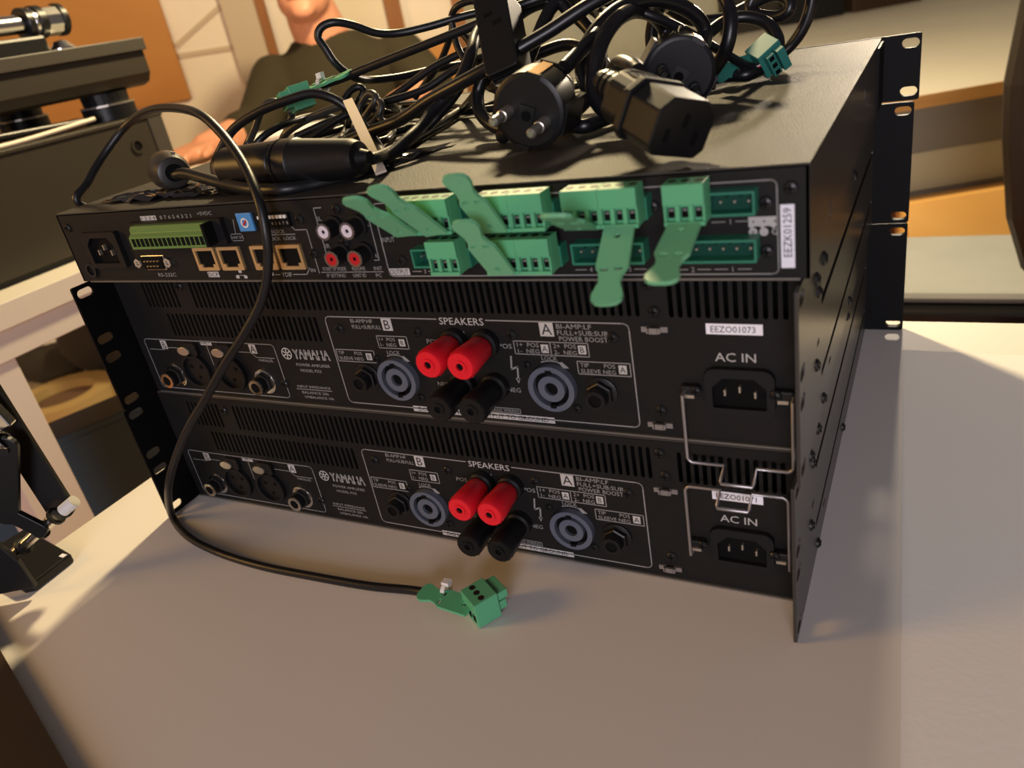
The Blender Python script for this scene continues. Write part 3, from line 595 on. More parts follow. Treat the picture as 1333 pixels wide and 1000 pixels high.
    for px_, pz in ((179.4, 28.6), (186.0, 30.6), (192.6, 28.2)):
        obj('pin', MB().box(dx + px_ - 0.4, dx + px_ + 0.4, -2.6, -0.4, z0 + pz - 1.5, z0 + pz + 1.5), M['nickel'], ci)
    # wire retaining bail, on two lugs
    bl = MB()
    y = -8.0
    sg = -1 if bail_down else 1
    zt = z0 + (29.0 if bail_down else 25.6)
    zc = z0 + (-6.5 if bail_down else 67.6)
    zn = zc - 6.2
    xl, xr = dx + 161.6, dx + 209.0
    xm0, xm1 = dx + 178.5, dx + 193.0
    c = 2.2
    pts = [(xl, -1.5, zt), (xl, y, zt), (xl, y, zc - sg * c), (xl + c * 0.4, y, zc - sg * 0.4 * c), (xl + c, y, zc), (xm0, y, zc), (xm0 - 0.8, y - 5, zn + 1), (xm0 - 0.4, y - 6, zn),
           (xm1 - 1, y - 6, zn), (xm1 - 0.4, y - 5, zn + 1), (xm1, y, zc), (xr - c, y, zc), (xr - c * 0.4, y, zc - sg * 0.4 * c), (xr, y, zc - sg * c), (xr, y, zt), (xr, -1.5, zt)]
    w = obj('wire_bail', bl.tube(pts, 0.85, 8, smooth=False), M['steel'], t, smooth=60)
    w['label'] = bail_label
    for lx_ in (164.0, 204.6):
        lg = obj('bail_lug', MB().box(dx + lx_ - 4, dx + lx_ + 4, -4.0, 0, z0 + 26, z0 + 31.5), M['screw'], t, bevel=0.8)
        obj('lug_hook', MB().box(dx + lx_ - 2.2, dx + lx_ + 2.2, -5.2, -4.0, z0 + 26.2, z0 + 27.8), M['nickel'], lg)
        screw(t, dx + lx_ + (3.0 if lx_ < 180 else -3.0), -3.9, z0 + 29.6, '-y', 2.6)
    # tie anchors beside the inlet
    for ax_, az in ((149.4, 58.0), (147.6, 8.0)):
        an = MB().box(dx + ax_ - 6.2, dx + ax_ - 3.4, -1.2, 0, z0 + az - 1.3, z0 + az + 1.3).box(dx + ax_ - 2.6, dx + ax_ + 2.0, -3.0, -1.6, z0 + az - 1.5, z0 + az + 1.3)
        an.box(dx + ax_ + 2.8, dx + ax_ + 6.0, -1.2, 0, z0 + az - 1.3, z0 + az + 1.3).box(dx + ax_ - 3.4, dx + ax_ - 2.2, -3.0, 0, z0 + az - 1.3, z0 + az + 1.3).box(dx + ax_ + 1.8, dx + ax_ + 3, -3.0, 0, z0 + az - 1.3, z0 + az + 1.3)
        obj('tie_anchor', an, M['steel'], t)
    for x_, z_ in ((-34, 53), (18.4, 52.4), (75.3, 52.6), (128.6, 53.0), (149.6, 66.4), (148.6, 15.6), (-90.4, 14.0), (147.8, 79.4), (-152, 78)):
        screw(t, dx + x_, 0, z0 + z_, '-y', 2.8)
    return t
power_amp(-2.2, 0.0, False, 'black power amplifier at the bottom of the rack stack, wire bail flipped up', 'EEZO01071', 'grey wire bail flipped up over the serial label')
power_amp(0.3, 88.2, True, 'black power amplifier in the middle of the stack, wire bail hanging down', 'EEZO01073', 'grey wire bail hanging down')

# ---------------------------------------------------------------- matrix processor on top
YM = -18.8
ZM = 176.6
X0M, X1M = -212.4, 218.2
mx = thing('audio_processor', 'thin black audio processor on top of the stack, green plugs in its rear', 'audio processor', (3, 150, ZM))
obj('chassis', MB().box(X0M + 1.4, X1M - 1.4, YM + 1.4, 329.5, ZM + 0.4, 218.8), M['dark'], mx)
tp = plate(MB(), [(X0M, YM), (X1M, YM), (X1M, 329.5), (X0M, 329.5)], [slot(150, 318, 5, 3), slot(-90, 318, 5, 3)], (0, 0, 218.8), X3, Y3, Z3, 1.3)
obj('top_cover', tp, M['cover'], mx, bevel=0.5)
for xa, dd in ((X0M, 1), (X1M - 1.4, 1)):
    sp = plate(MB(), [(YM, ZM + 0.4), (330, ZM + 0.4), (330, 218.9), (YM, 218.9)], [slot(40, 186, 4, 10), slot(200, 205, 4, 8)], (xa, 0, 0), Y3, Z3, X3, 1.4)
    obj('side_plate', sp, M['side'], mx)
fp = plate(MB(), rrect(-240, 240, 0.2, 43.8, 1.5), [slot(sx * 233.3, z, 11, 6.4) for sx in (-1, 1) for z in (6.2, 37.8)], (2.9, 329.6, ZM), X3, Z3, Y3, 4.0)
obj('front_panel', fp, M['ear'], mx)
obj('ear_bracket', MB().box(X1M, X1M + 1.6, 285, 329.6, ZM + 1, ZM + 42), M['ear'], mx)
obj('rear_panel', MB().box(X0M + 0.2, X1M - 0.2, YM, YM + 1.4, ZM + 0.4, 219.4), M['panel'], mx)
obj('bottom_lip', MB().box(X0M + 8, X1M - 3.5, YM - 1.2, YM, ZM + 0.2, ZM + 1.1), M['edge'], mx)
Pt, Pb, Ln, Ik = MB(), MB(), MB(), MB()
def T(mb, s, x, z, hh, w=None, al='C', rot=0.0):
    text(mb, s, x, z, hh, w, YM, al, rot)
def chip(s, x, z, w, hh, th=None):
    Pb.box(x - w / 2, x + w / 2, YM - 0.06, YM, z - hh / 2, z + hh / 2)
    text(Ik, s, x, z, th or hh * 0.66, None if len(s) < 3 else w * 0.88, YM - 0.07)
def fr(pts, w=0.5, close=False):
    strokes(Ln, pts, w, YM, close)
chip('1 2 3 4', -131, 214.4, 13, 2.6, 1.8)
T(Pt, '8 7 6 5 4 3 2 1', -109, 214.4, 2.0, 25); T(Pt, '+5VDC', -86, 215.2, 2.0, 11)
T(Pt, 'RS-232C', -133.3, 180.9, 2.2, 15)
chip('DCP', -95.3, 180.8, 8.6, 3.2, 2.2)
fr([(-77.5, 180.2), (-71, 180.2)], 0.4)
for a, b in ((-74.2, 182.4), (-77.2, 179.2), (-71.2, 179.2)):
    Pb.box(a - 1.2, a + 1.2, YM - 0.06, YM, b - 0.8, b + 0.8)
chip('OUT', -53.0, 181.2, 5.4, 2.6, 1.7)
T(Pt, 'YDIF', -40.9, 180.4, 2.4, 7); fr([(-49, 180.4), (-45.6, 180.4)], 0.4); fr([(-36.4, 180.4), (-27, 180.4), (-24, 184)], 0.4)
T(Pt, 'IN', -22.2, 182.6, 2.0, 3)
fr(rrect(-72.0, -63.6, 199.6, 203.2, 0.4), 0.35, True); fr([(-68, 203.2), (-66.5, 211)], 0.35)
T(Pt, 'UNIT ID', -67.8, 201.4, 1.4, 7)
T(Pt, 'NO LOCK', -45.5, 203.6, 1.9, 12, 'L'); fr([(-47, 201.9), (-27, 201.9)], 0.35); T(Pt, 'LOCK  LOCK', -46, 199.9, 1.8, 19, 'L')
fr([(-28, 206), (-26, 204), (-18.5, 204), (-18.5, 181)], 0.4)
fr([(-5.5, 214.5), (-10.3, 214.5), (-10.3, 184.2)], 0.45); fr([(10, 214.5), (21.5, 212.5), (21.5, 187.4), (13.8, 187.4)], 0.45)
T(Pt, '2L', -8.8, 209.2, 2.2, 3.4); T(Pt, '1L', 19.0, 205.6, 2.2, 3.2); T(Pt, '2R', -8.6, 195.2, 2.2, 3.8); T(Pt, '1R', 19.4, 189.6, 2.2, 3.6)
T(Pt, 'START UP MODE', -8, 183.2, 1.9, 15); T(Pt, 'RESUME', 7.5, 183.2, 1.9, 8); T(Pt, 'INIT', 19.4, 183.2, 1.9, 5)
fr([(-17, 181.4), (22, 181.4)], 0.35)
T(Pt, 'IP SETTING', -8, 179.6, 1.9, 12); T(Pt, 'UNIT ID', 7.0, 179.6, 1.9, 8); T(Pt, 'PC', 18.8, 179.6, 1.9, 3.4)
R = rrect(25.6, 206.9, 179.0, 214.8, 2.2)
fr(R[5:20] + R[0:5] , 0.5, True)
chip('OUTPUT', 31.6, 181.3, 12.2, 3.4, 2.5)
T(Pt, 'INPUT', 29.6, 197.4, 2.4, 7.5)
for s, x_, z_ in (('1', 189.8, 199.9), ('1', 189.8, 181.0), ('2', 174.2, 181.0), ('3', 148.0, 181.4), ('4', 130.8, 181.4), ('3', 46.5, 181.4)):
    T(Pt, s, x_, z_, 2.1); fr([(x_ - 7, z_), (x_ - 2, z_)], 0.35); fr([(x_ + 2, z_), (x_ + 7, z_)], 0.35)
Pb.prism([(0, 0), (10, 0), (10, -3.6), (9, -4.6), (7.8, -3.6), (6, -3.6), (5, -4.6), (4, -3.6), (2.2, -3.6), (1, -4.6), (0, -3.6)], (196.4, YM, 201.4), X3, Z3, -Y3, 0.06)
for k, s in enumerate('+-G'):
    x_ = 198.0 + 3.9 * k
    Ik.lathe((x_ + 0.2, YM - 0.06, 199.6), -Y3, [(0, 0.4), (0.05, 0.4)], 8)
    if s == 'G':
        T(Pb, 'G', x_, 195.6, 2.4)
    else:
        Pb.lathe((x_, YM, 195.6), -Y3, [(0, 1.6), (0.06, 1.6)], 14)
        text(Ik, s, x_, 195.6, 2.0, None, YM - 0.07)
obj('fine_lettering', Pt, M['print'], mx)['kind'] = 'stuff'
obj('bold_lettering', Pb, M['printbold'], mx)['kind'] = 'stuff'
obj('frame_lines', Ln, M['print'], mx)['kind'] = 'stuff'
obj('dark_lettering', Ik, M['ink'], mx)['kind'] = 'stuff'
lb = obj('serial_label', MB().box(207.9, 212.8, YM - 0.25, YM, 181.4, 205.6), M['label'], mx)
lb['label'] = 'upright white serial number sticker'
obj('label_lettering', text(MB(), 'EEZK01259', 210.3, 195.0, 3.0, 18.5, YM - 0.3, 'C', math.pi / 2), M['ink'], lb)
for x_, z_ in ((-205.4, 211.4), (-21.2, 209.4), (3.7, 213.6), (-18.5, 191.5), (3.8, 197.2), (34.6, 187.2), (211.7, 211.6), (203.0, 206.6), (202.8, 188.1), (160.4, 207.2), (118.7, 187.8), (27, 207)):
    screw(mx, x_, YM, z_, '-y', 2.6)
# inlet on the left, with cord anchor
il = obj('power_inlet', plate(MB(), rrect(-193.0, -161.0, 186.6, 208.4, 1.5), [[(-189, 189.6), (-165.5, 189.6), (-165.5, 201), (-169.5, 205.2), (-184.5, 205.2), (-189, 201)]], (0, YM, 0), X3, Z3, -Y3, 3.4), M['socket'], mx, bevel=0.6)
obj('inlet_recess', MB().box(-190, -164.6, YM - 0.4, YM, 188.8, 206), M['dark'], il)
for px_, pz in ((-182.5, 196.0), (-176.8, 199.0), (-171.2, 195.6)):
    obj('pin', MB().box(px_ - 0.45, px_ + 0.45, YM - 2.4, YM - 0.3, pz - 1.6, pz + 1.6), M['nickel'], il)
obj('cord_anchor', MB().lathe_open((-199, YM, 184.6), -Y3, [(0, 4.6), (1.6, 4.6), (1.6, 3.2), (0, 3.2)], 16), M['screw'], mx)
# 16-way control terminal
g = obj('control_terminal', MB().prism([(0, 0), (0, 12.4), (-6.5, 12.4), (-8, 10.6), (-8, 8.8), (-10.2, 6.8), (-10.2, 0)], (-140, YM, 199.6), Y3, Z3, X3, 59), M['gpi'], mx, bevel=0.3)
for k in range(16):
    obj('wire_gate', MB().box(-137.9 + k * 3.62, -135.5 + k * 3.62, YM - 10.5, YM - 10.15, 201.2, 205.8), M['dark'], g)
obj('side_shadow_cap', MB().box(-81.0, -79.0, YM - 9.8, YM, 199.8, 211.8), M['dark'], g)  # dark cap puts in the shadow on the terminal's side face
obj('terminal_header', MB().box(-146, -73, YM - 3, YM, 198.6, 212.8), M['socket'], mx)
# serial port
d9 = obj('serial_port', MB().prism([(-8.6, -4.4), (8.6, -4.4), (9.8, 4.4), (-9.8, 4.4)], (-139.6, YM, 188.5), X3, Z3, -Y3, 0.7), M['nickel'], mx, bevel=0.3)
obj('port_insert', MB().prism([(-7.8, -3.7), (7.8, -3.7), (8.9, 3.7), (-8.9, 3.7)], (-139.6, YM - 0.7, 188.5), X3, Z3, -Y3, 1.0), M['dark'], d9)
for k in range(9):
    px_, pz = (-145.2 + 2.8 * k, 190.0) if k < 5 else (-143.8 + 2.8 * (k - 5), 187.0)
    obj('pin', MB().lathe((px_, YM - 1.6, pz), -Y3, [(0, 0.5), (1.2, 0.45)], 6), M['gold'], d9)
for x_ in (-152.4, -126.9):
    obj('jack_post', MB().lathe((x_, YM, 188.7), -Y3, [(0, 2.9), (2.2, 2.9), (2.2, 1.4), (1.6, 1.3)], 6), M['chrome'], d9)
# network sockets
for xa, xb in ((-103.4, -87.2), (-84.9, -68.4), (-60.0, -43.8), (-41.6, -25.2)):
    n_ = [(xa + 1.6, 185.4), (xb - 1.6, 185.4), (xb - 1.6, 191.6), (xb - 1.6, 193.6), (xb - 1.6, 195.2), (xa + 1.6, 195.2)]
    hole = [(xa + 1.7, 187.2), (xa + 3.8, 187.2), (xa + 3.8, 185.4), (xb - 3.8, 185.4), (xb - 3.8, 187.2), (xb - 1.7, 187.2), (xb - 1.7, 195.0), (xa + 1.7, 195.0)]
    r_ = obj('network_socket', plate(MB(), rrect(xa, xb, 183.6, 196.8, 0.4, 1), [hole], (0, YM, 0), X3, Z3, -Y3, 1.6), M['gold'], mx)
    obj('socket_cavity', MB().box(xa + 1, xb - 1, YM - 0.3, YM, 184.6, 196), M['dark'], r_)
# rotary dial and switch row
bd = obj('rotary_dial', MB().box(-62.3, -51.8, YM - 1.6, YM, 204.8, 214.4), M['blue'], mx, bevel=0.3)
obj('dial_rotor', MB().ring((-57, YM - 1.6, 209.4), -Y3, 2.6, 1.8, 0.4, 16), M['white'], bd)
obj('dial_slot', MB().obox((-57, YM - 1.8, 209.4), Vector((0.7, 0, 0.7)), Y3, Vector((-0.7, 0, 0.7)), 2.0, 0.2, 0.5), M['redring'], bd)
dp = obj('switch_bank', MB().box(-47.6, -26.6, YM - 1.6, YM, 206.2, 213.6), M['dark'], mx)
for k in range(8):
    obj('switch_lever', MB().box(-46.6 + 2.5 * k, -45.0 + 2.5 * k, YM - 2.6, YM - 1.6, 211.0, 212.6), M['white'], dp)
    obj('switch_number', text(MB(), str(k + 1), -45.8 + 2.5 * k, 208.4, 1.6, None, YM - 1.62), M['print'], dp)
# RCA sockets
for x_, z_, rg in ((0.2, 205.0, 'whitering'), (14.6, 205.0, 'whitering'), (0.5, 191.3, 'redring'), (14.7, 191.3, 'redring')):
    c = Vector((x_ - 0.3, YM, z_))
    q = obj('phono_socket', MB().lathe(c, -Y3, [(0, 5.6), (1.6, 5.6), (1.7, 4.2), (8.6, 4.2)], 22), M['socket'], mx, smooth=35)
    obj('socket_rim', MB().ring(c - Y3 * 8.4, -Y3, 4.2, 3.1, 0.9, 22), M['chrome'], q, smooth=40)
    b = obj('colour_ring', MB().ring(c - Y3 * 8.3, -Y3, 3.2, 1.0, 0.9, 20), M[rg], q, smooth=40)
    obj('socket_hole', MB().lathe(c - Y3 * 8.4, -Y3, [(0, 1.0), (0.3, 1.0)], 12), M['dark'], q)
# terminal headers
PITCH = 5.1
def header(x0, n, zb, vis):
    w = n * PITCH + 0.6
    z1 = zb + 9.0
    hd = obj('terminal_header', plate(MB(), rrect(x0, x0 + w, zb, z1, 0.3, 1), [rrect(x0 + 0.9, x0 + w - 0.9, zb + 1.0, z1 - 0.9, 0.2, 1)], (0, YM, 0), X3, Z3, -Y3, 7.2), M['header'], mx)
    obj('header_floor', MB().box(x0 + 0.8, x0 + w - 0.8, YM - 1.0, YM, zb + 0.9, z1 - 0.8), M['headershade'], hd)
    if vis:
        for k in range(n):
            xc = x0 + 0.3 + PITCH * (k + 0.5)
            obj('pin', MB().box(xc - 0.4, xc + 0.4, YM - 3.4, YM - 0.9, zb + 4.0, zb + 4.8), M['nickel'], hd)
            obj('key_rib', MB().box(xc - 2.55 - 0.2, xc - 2.55 + 0.2, YM - 6.0, YM - 1.0, zb + 6.4, z1 - 0.9), M['headershade'], hd)
for x0, n, zb, vis in ((46, 6, 204, 0), (90.2, 6, 204, 0), (129, 6, 204, 0), (169.2, 6, 204, 1), (46, 6, 185.5, 1), (90.2, 6, 185.5, 0), (126, 6, 186, 1), (169.2, 6, 186, 1)):
    header(x0, n, zb, vis)

# ---------------------------------------------------------------- pluggable green terminals
def tab_outline():
    h = [(0, 6.0), (17, 6.3), (19, 6.3), (22.5, 4.6), (26, 4.1), (29, 5.2), (31.5, 6.0), (34, 5.7), (35.5, 4.2), (36, 2.0)]
    return [(a, b) for a, b in h] + [(a, -b) for a, b in reversed(h)]
TAB_HOLES = [circ(4.6, 0, 1.35, 12), rrect(19.0, 21.0, 1.2, 4.4, 0.2, 1), rrect(19.0, 21.0, -4.4, -1.2, 0.2, 1)]
def strain_tab(parent, root, vec, wid, m='greentab', label=None):
    u = Vector(vec)
    L = u.length
    u.normalize()
    w = Vector(wid)
    w = (w - u * w.dot(u)).normalized()
    n = u.cross(w)
    k = L / 36.0
    o = plate(MB(), [(a * k, b) for a, b in tab_outline()], [[(a * k, b) for a, b in h] for h in TAB_HOLES], Vector(root) - n * 0.8, u, w, n, 1.6)
    t_ = obj('strain_tab', o, M[m], parent, bevel=0.25)
    if label:
        t_['label'] = label
    return t_
def terminal_plug(x0, zb, tab, label):
    x1, z1 = x0 + 15.2, zb + 15.4
    t = thing('terminal_plug', label, 'plug', ((x0 + x1) / 2, -30, zb), 'green terminal plugs in the processor')
    b = MB().box(x0, x1, -33.4, YM - 7.4, zb + 0.4, z1)
    b.box(x0 + 1.6, x1 - 1.6, YM - 7.4, YM - 1.2, zb + 1.6, zb + 7.6)
    b.box(x0, x1, -36, -33.4, zb + 7.8, z1).box(x0, x1, -36, -33.4, zb, zb + 1.6)
    for k in range(4):
        xc = x0 + [0, 5.1, 10.1, 15.2][k]
        b.box(max(x0, xc - 0.9), min(x1, xc + 0.9), -35.4, -33.4, zb + 1.6, zb + 7.8)
    obj('plug_body', b, M['green'], t, bevel=0.2)
    for k in range(3):
        xc = x0 + 2.55 + 5.05 * k
        obj('wire_hole', MB().box(xc - 1.35, xc + 1.35, -33.7, -33.35, zb + 2.6, zb + 6.4), M['dark'], t)
        obj('wire_clamp', MB().box(xc - 0.8, xc + 0.8, -33.9, -33.65, zb + 5.2, zb + 6.0), M['steel'], t)
        obj('clamp_screw', MB().lathe((xc, -30.6, z1), Z3, [(0, 1.75), (0.12, 1.75)], 12), M['socket'], t)
    if tab:
        strain_tab(t, ((x0 + x1) / 2, -35.6, zb + 0.6), tab, (1, 0, 0))
    return t
terminal_plug(46.2, 204, (-4.4, -26.4, 24.1), 'upper-row green plug furthest left, strain tab lying over the white and red sockets')
terminal_plug(61.6, 204, (-7.5, -25, 27.6), 'green plug second from left in the upper row, its raised tab crossing its neighbour')
terminal_plug(90.4, 204, (-1.7, -21.2, 29.0), 'green plug whose strain tab stands tallest, above the cover edge')
terminal_plug(105.7, 204, None, 'tabless green plug at the right end of the upper-row group with the tallest tab')
terminal_plug(129.2, 204, (4.3, -32.5, 14.9), 'green plug whose tab sticks straight out towards the viewer')
terminal_plug(144.5, 204, (2.8, -30.2, -19.5), 'green plug whose long tab hangs down over the empty header numbered 4 and 3')
terminal_plug(169.6, 204, (0.0, -34.7, -9.4), 'single green plug furthest right, pale tab hanging forward and down')
terminal_plug(61.6, 185.5, None, 'lower-row green plug beside the OUTPUT mark, without tab')
terminal_plug(90.4, 185.5, (-2.2, -20.5, 29.5), 'lower-row green plug whose tab leans up across the upper row')
terminal_plug(105.7, 185.5, None, 'tabless lower-row green plug at the right end of its pair')
# ---------------------------------------------------------------- loose plugs and cables on top
def V(n):
    return [Vector(q) for q in FR[n]]
def rects(pts):
    return pts
def schuko(parent, name):
    c, n, k = V(name)
    w = n.cross(k)
    b = obj('mains_plug', MB().lathe(c, -n, [(0, 17.2), (0.6, 18.2), (17, 18.2), (22, 16.2), (34, 11.5), (36, 10.5), (48, 6.0), (50, 4.4)], 30, k), M['plastic'], parent, smooth=35)
    b['label'] = 'black round mains plug with two pins'
    obj('plug_face', MB().lathe(c + n * 0.05, n, [(0, 16.0), (0.4, 16.0)], 26, k), M['socket'], b)
    for s_ in (1, -1):
        obj('earth_clip', MB().obox(c - n * 9 + k * s_ * 17.6, n, w, k, 9.5, 2.6, 0.9), M['brass'], b)
        obj('clip_lip', MB().obox(c - n * 0.2 + k * s_ * 17.2, n, w, k, 1.2, 3.6, 1.2), M['screw'], b)
        obj('grip_flat', MB().obox(c - n * 14 + w * s_ * 17.6, n, k, w, 12, 7, 1.2), M['plastic'], b)
        obj('pin', MB().lathe(c + w * s_ * 9.5 - k * 2, n, [(0, 2.9), (9, 2.9), (9.2, 2.4), (18, 2.4), (19, 1.4)], 12), M['nickel' if name == 'schuko1' else 'screw'], b, smooth=40)
        for q in range(4):
            obj('grip_rib', MB().obox(c - n * (26 + 3 * q) + k * s_ * (15.6 - 1.25 * q * 1.35) + w * 0, n, w, k, 0.7, 6.5 - q * 0.6, 1.3), M['plastic'], b)
    obj('earth_socket', MB().obox(c + n * 0.8 - k * 1.5, n, w, k, 0.8, 3.8, 4.8), M['screw'], b)
    obj('earth_hole', MB().lathe(c + n * 1.6 - k * 1.5, n, [(0, 2.5), (0.2, 2.5)], 16), M['dark'], b)
    return b
def c13_outline(w, h, c):
    b = 3.6
    return [(-w + b, -h), (w - b, -h), (w, -h + b), (w, h - c), (w - c, h), (-w + c, h), (-w, h - c), (-w, -h + b)]
pcd = thing('mains_lead', 'black power cord at the left of the pile, round two-pin plug facing the viewer', 'power cord', (70, 80, 220), 'coiled power cords')
schuko(pcd, 'schuko1')
c, n, k = V('upright')
w = n.cross(k)
for k_ in ('pc1', 'pc1b'):
    pts_ = list(CP[k_])
    if k_ == 'pc1':
        pts_ = pts_[:-4] + [c - n * 28 - k * 44 + w * 16, c - n * 17 - k * 50 + w * 6, c - n * 11 - k * 46]
    obj('cord', MB().tube(pts_, 3.7, 12), M['rubber'], pcd, smooth=60)
a = -k                                                # body runs down the image from the socket end
u = obj('appliance_connector', MB().prism(rrect(-9.5, 9.5, -30, 16, 2.5), c - n * 20, w, k, n, 20), M['plastic'], pcd, bevel=0.8)
u['label'] = 'upright black appliance connector'
obj('connector_neck', MB().lathe(c - n * 11 - k * 10, a, [(0, 11.5), (14, 10.0), (18, 10.0), (24, 7), (36, 5), (38, 4)], 4, (w + n)), M['plastic'], u, bevel=1.0)
for dz, dw in ((3.4, -2.4), (-2.6, 2.0)):
    obj('contact_slot', MB().obox(c + n * 0.1 + k * dz + w * -dw, w, k, n, 2.4, 1.0, 0.2), M['dark'], u)
for q in range(4):
    obj('relief_rib', MB().obox(c - n * 11 - k * (30 + 3.2 * q), w, k, n, 7.5 - q * 0.6, 0.9, 7.5 - q * 0.6), M['plastic'], u)

pcd = thing('mains_lead', 'black power cord in front with a chunky appliance connector resting at the cover edge', 'power cord', (150, 60, 220), 'coiled power cords')
schuko(pcd, 'schuko2')['label'] = 'black round mains plug behind the appliance connector'
for k_ in ('pc2', 'pc2b', 'pc2c'):
    obj('cord', MB().tube(CP[k_], 3.9, 12), M['rubber'], pcd, smooth=60)
c, n, k = V('iec')
c = c + Z3 * 2.2
w = n.cross(k)
fc = obj('appliance_connector', MB().prism(c13_outline(14, 11, 5.5), c - n * 18, w, k, n, 18), M['plastic'], pcd, bevel=0.7)
fc['label'] = 'black six-sided appliance connector'
obj('connector_shoulder', MB().prism(c13_outline(15.5, 12, 6), c - n * 22, w, k, n, 4), M['plastic'], fc, bevel=0.8)
obj('connector_body', MB().prism(c13_outline(13, 9.8, 4.5), c - n * 36, w, k, n, 14), M['plastic'], fc, bevel=1.5)
obj('raised_oval', MB().lathe_open(c - n * 29 + k * 9.8, k, [(0, 8.2), (0.4, 8.2), (0.4, 7.4), (0, 7.4)], 24), M['screw'], fc)
ml = MB()
for q, s_ in enumerate(('10A', '250V')):
    text(ml, s_, 0, 0, 2.6, None, 0, o=c - n * (27.5 + 3.6 * q) + k * 9.85, ux=w, uy=-n, uz=k, th=0.25)
obj('moulded_mark', ml, M['screw'], fc)
obj('connector_collar', MB().lathe(c - n * 36, -n, [(0, 10.2), (3, 10.2), (3.5, 8), (6, 7.5)], 20, k), M['plastic'], fc, smooth=35)
for q in range(3):
    obj('relief_rib', MB().lathe(c - n * (43 + 4.2 * q), -n, [(0, 7.0 - q * 0.5), (2.4, 6.6 - q * 0.5)], 16), M['plastic'], fc)
obj('relief_core', MB().lathe(c - n * 40, -n, [(0, 5), (17, 4.2)], 14), M['plastic'], fc, smooth=40)
for dx_, dk in ((-7, -3), (7, -3), (0, 3)):
    obj('contact_slot', MB().obox(c + n * 0.1 + w * dx_ + k * dk, w, k, n, 1.1, 2.6, 0.15), M['dark'], fc)

tag(obj('mains_lead', MB().tube(CP['pc3'], 3.7, 12), M['rubber'], smooth=60), 'black cord arching highest at the right end of the pile, near the teal plug', 'power cord', 'coiled power cords')
tag(obj('mains_lead', MB().tube(CP['pc2d'], 3.7, 12), M['rubber'], smooth=60), 'low black cord loop bending down behind the teal plug', 'power cord', 'coiled power cords')

def loose_plug(parent, c, n, k, m, dk='dark'):
    w = n.cross(k)
    b = MB().obox(c, n, w, k, 7, 8.2, 7.6)
    p = obj('plug_body', b, M[m], parent, bevel=0.4)
    obj('plug_tongue', MB().obox(c + n * 10 + k * 3.6, n, w, k, 3.2, 7.2, 2.4).obox(c + n * 9.2 - k * 2.2, n, w, k, 2.4, 7.2, 2.6), M[m], p, bevel=0.3)
    for q in (-1, 0, 1):
        obj('wire_hole', MB().obox(c - n * 7.05 + w * q * 5.05 - k * 2.5, n, w, k, 0.15, 1.5, 2.2), M[dk], p)
        obj('contact', MB().obox(c + n * 11.65 + w * q * 5.05 - k * 2.2, n, w, k, 0.15, 1.4, 1.5), M[dk], p)
        obj('clamp_screw', MB().lathe(c + k * 7.6 + w * q * 5.05 - n * 1, k, [(0, 1.8), (0.15, 1.8)], 12), M['screw'], p)
    return p
# cable hanging down the rack onto the table
h = thing('audio_cable', 'thin black cable looping off the stack down to the table, green plug at its end', 'cable', (-70, -45, 0), 'thin black cables')
obj('cable_jacket', MB().tube(CP['hang'], 2.55, 10), M['cable'], h, smooth=60)
pn = Vector((0.55, 0.83, 0.06)).normalized()
pc = Vector((57.5, -52.5, 8.4))
loose_plug(h, pc, pn, Vector((0, 0, 1)), 'green')
strain_tab(h, pc - pn * 6 + Vector((0, 0, 0.5)), Vector((-34, 3.5, 0.6)), (0.1, 1, 0.08), 'green')
obj('cable_tie', MB().lathe_open((33.5, -48.8, 8.0), X3, [(-1.2, 4.6), (1.2, 4.6), (1.2, 3.9), (-1.2, 3.9)], 16), M['white'], h)
obj('tie_head', MB().box(31.8, 36.2, -49.5, -45.5, 11.5, 14), M['white'], h)
# cable with grey connector along the front edge
h = thing('audio_cable', 'black cable along the left front edge of the cover, dark barrel connector on its end', 'cable', (-60, 20, 220), 'thin black cables')
obj('cable_jacket', MB().tube(CP['front'], 3.3, 10), M['cable'], h, smooth=60)
c, n, k = V('small')
c = c + Z3 * 1.3
b = obj('barrel_connector', MB().lathe(c, -n, [(0, 7.0), (0.8, 9.0), (8, 11.0), (20, 11.6), (26, 10.4), (31, 8.0), (32, 5)], 24, k), M['barrel'], h, smooth=35)
b['label'] = 'dark grey barrel connector'
obj('boot_hole', MB().lathe(c + n * 0.1, n, [(0, 5.2), (0.4, 5.2)], 16), M['dark'], b)
obj('shell_notch', MB().obox(c - n * 11 + k * 11.0, n, n.cross(k), k, 5, 0.9, 0.6), M['nickel'], b)
# black in-line connector with its cable
h = thing('microphone_cable', 'fat black in-line connector lying on the left of the cover under the nylon tie', 'cable', (-95, 70, 220), 'thin black cables')
A_, B_ = V('xlrA')[0] + Z3, V('xlrB')[0] + Z3
d = (B_ - A_).normalized()
L = (B_ - A_).length
b = obj('inline_connector', MB().lathe(A_, d, [(0, 9.2), (0.8, 10.4), (L * 0.42, 12.0), (L * 0.43, 11.3), (L * 0.46, 11.3), (L * 0.47, 12.2), (L * 0.56, 12.2), (L * 0.57, 11.6), (L * 0.93, 9.4), (L * 0.975, 8.0), (L * 0.98, 4.6), (L + 4, 3.1)], 28), M['plastic'], h, smooth=30)
obj('connector_mouth', MB().lathe(A_ - d * 0.1, -d, [(0, 8.4), (0.3, 8.4)], 20), M['dark'], b)
obj('connector_collar', MB().lathe_open(A_ + d * (L * 0.445), d, [(-1.2, 12.3), (1.2, 12.3), (1.2, 11), (-1.2, 11)], 28), M['socket'], b)
obj('cable_jacket', MB().tube(CP['m6'], 3.0, 10), M['cable'], h, smooth=60)
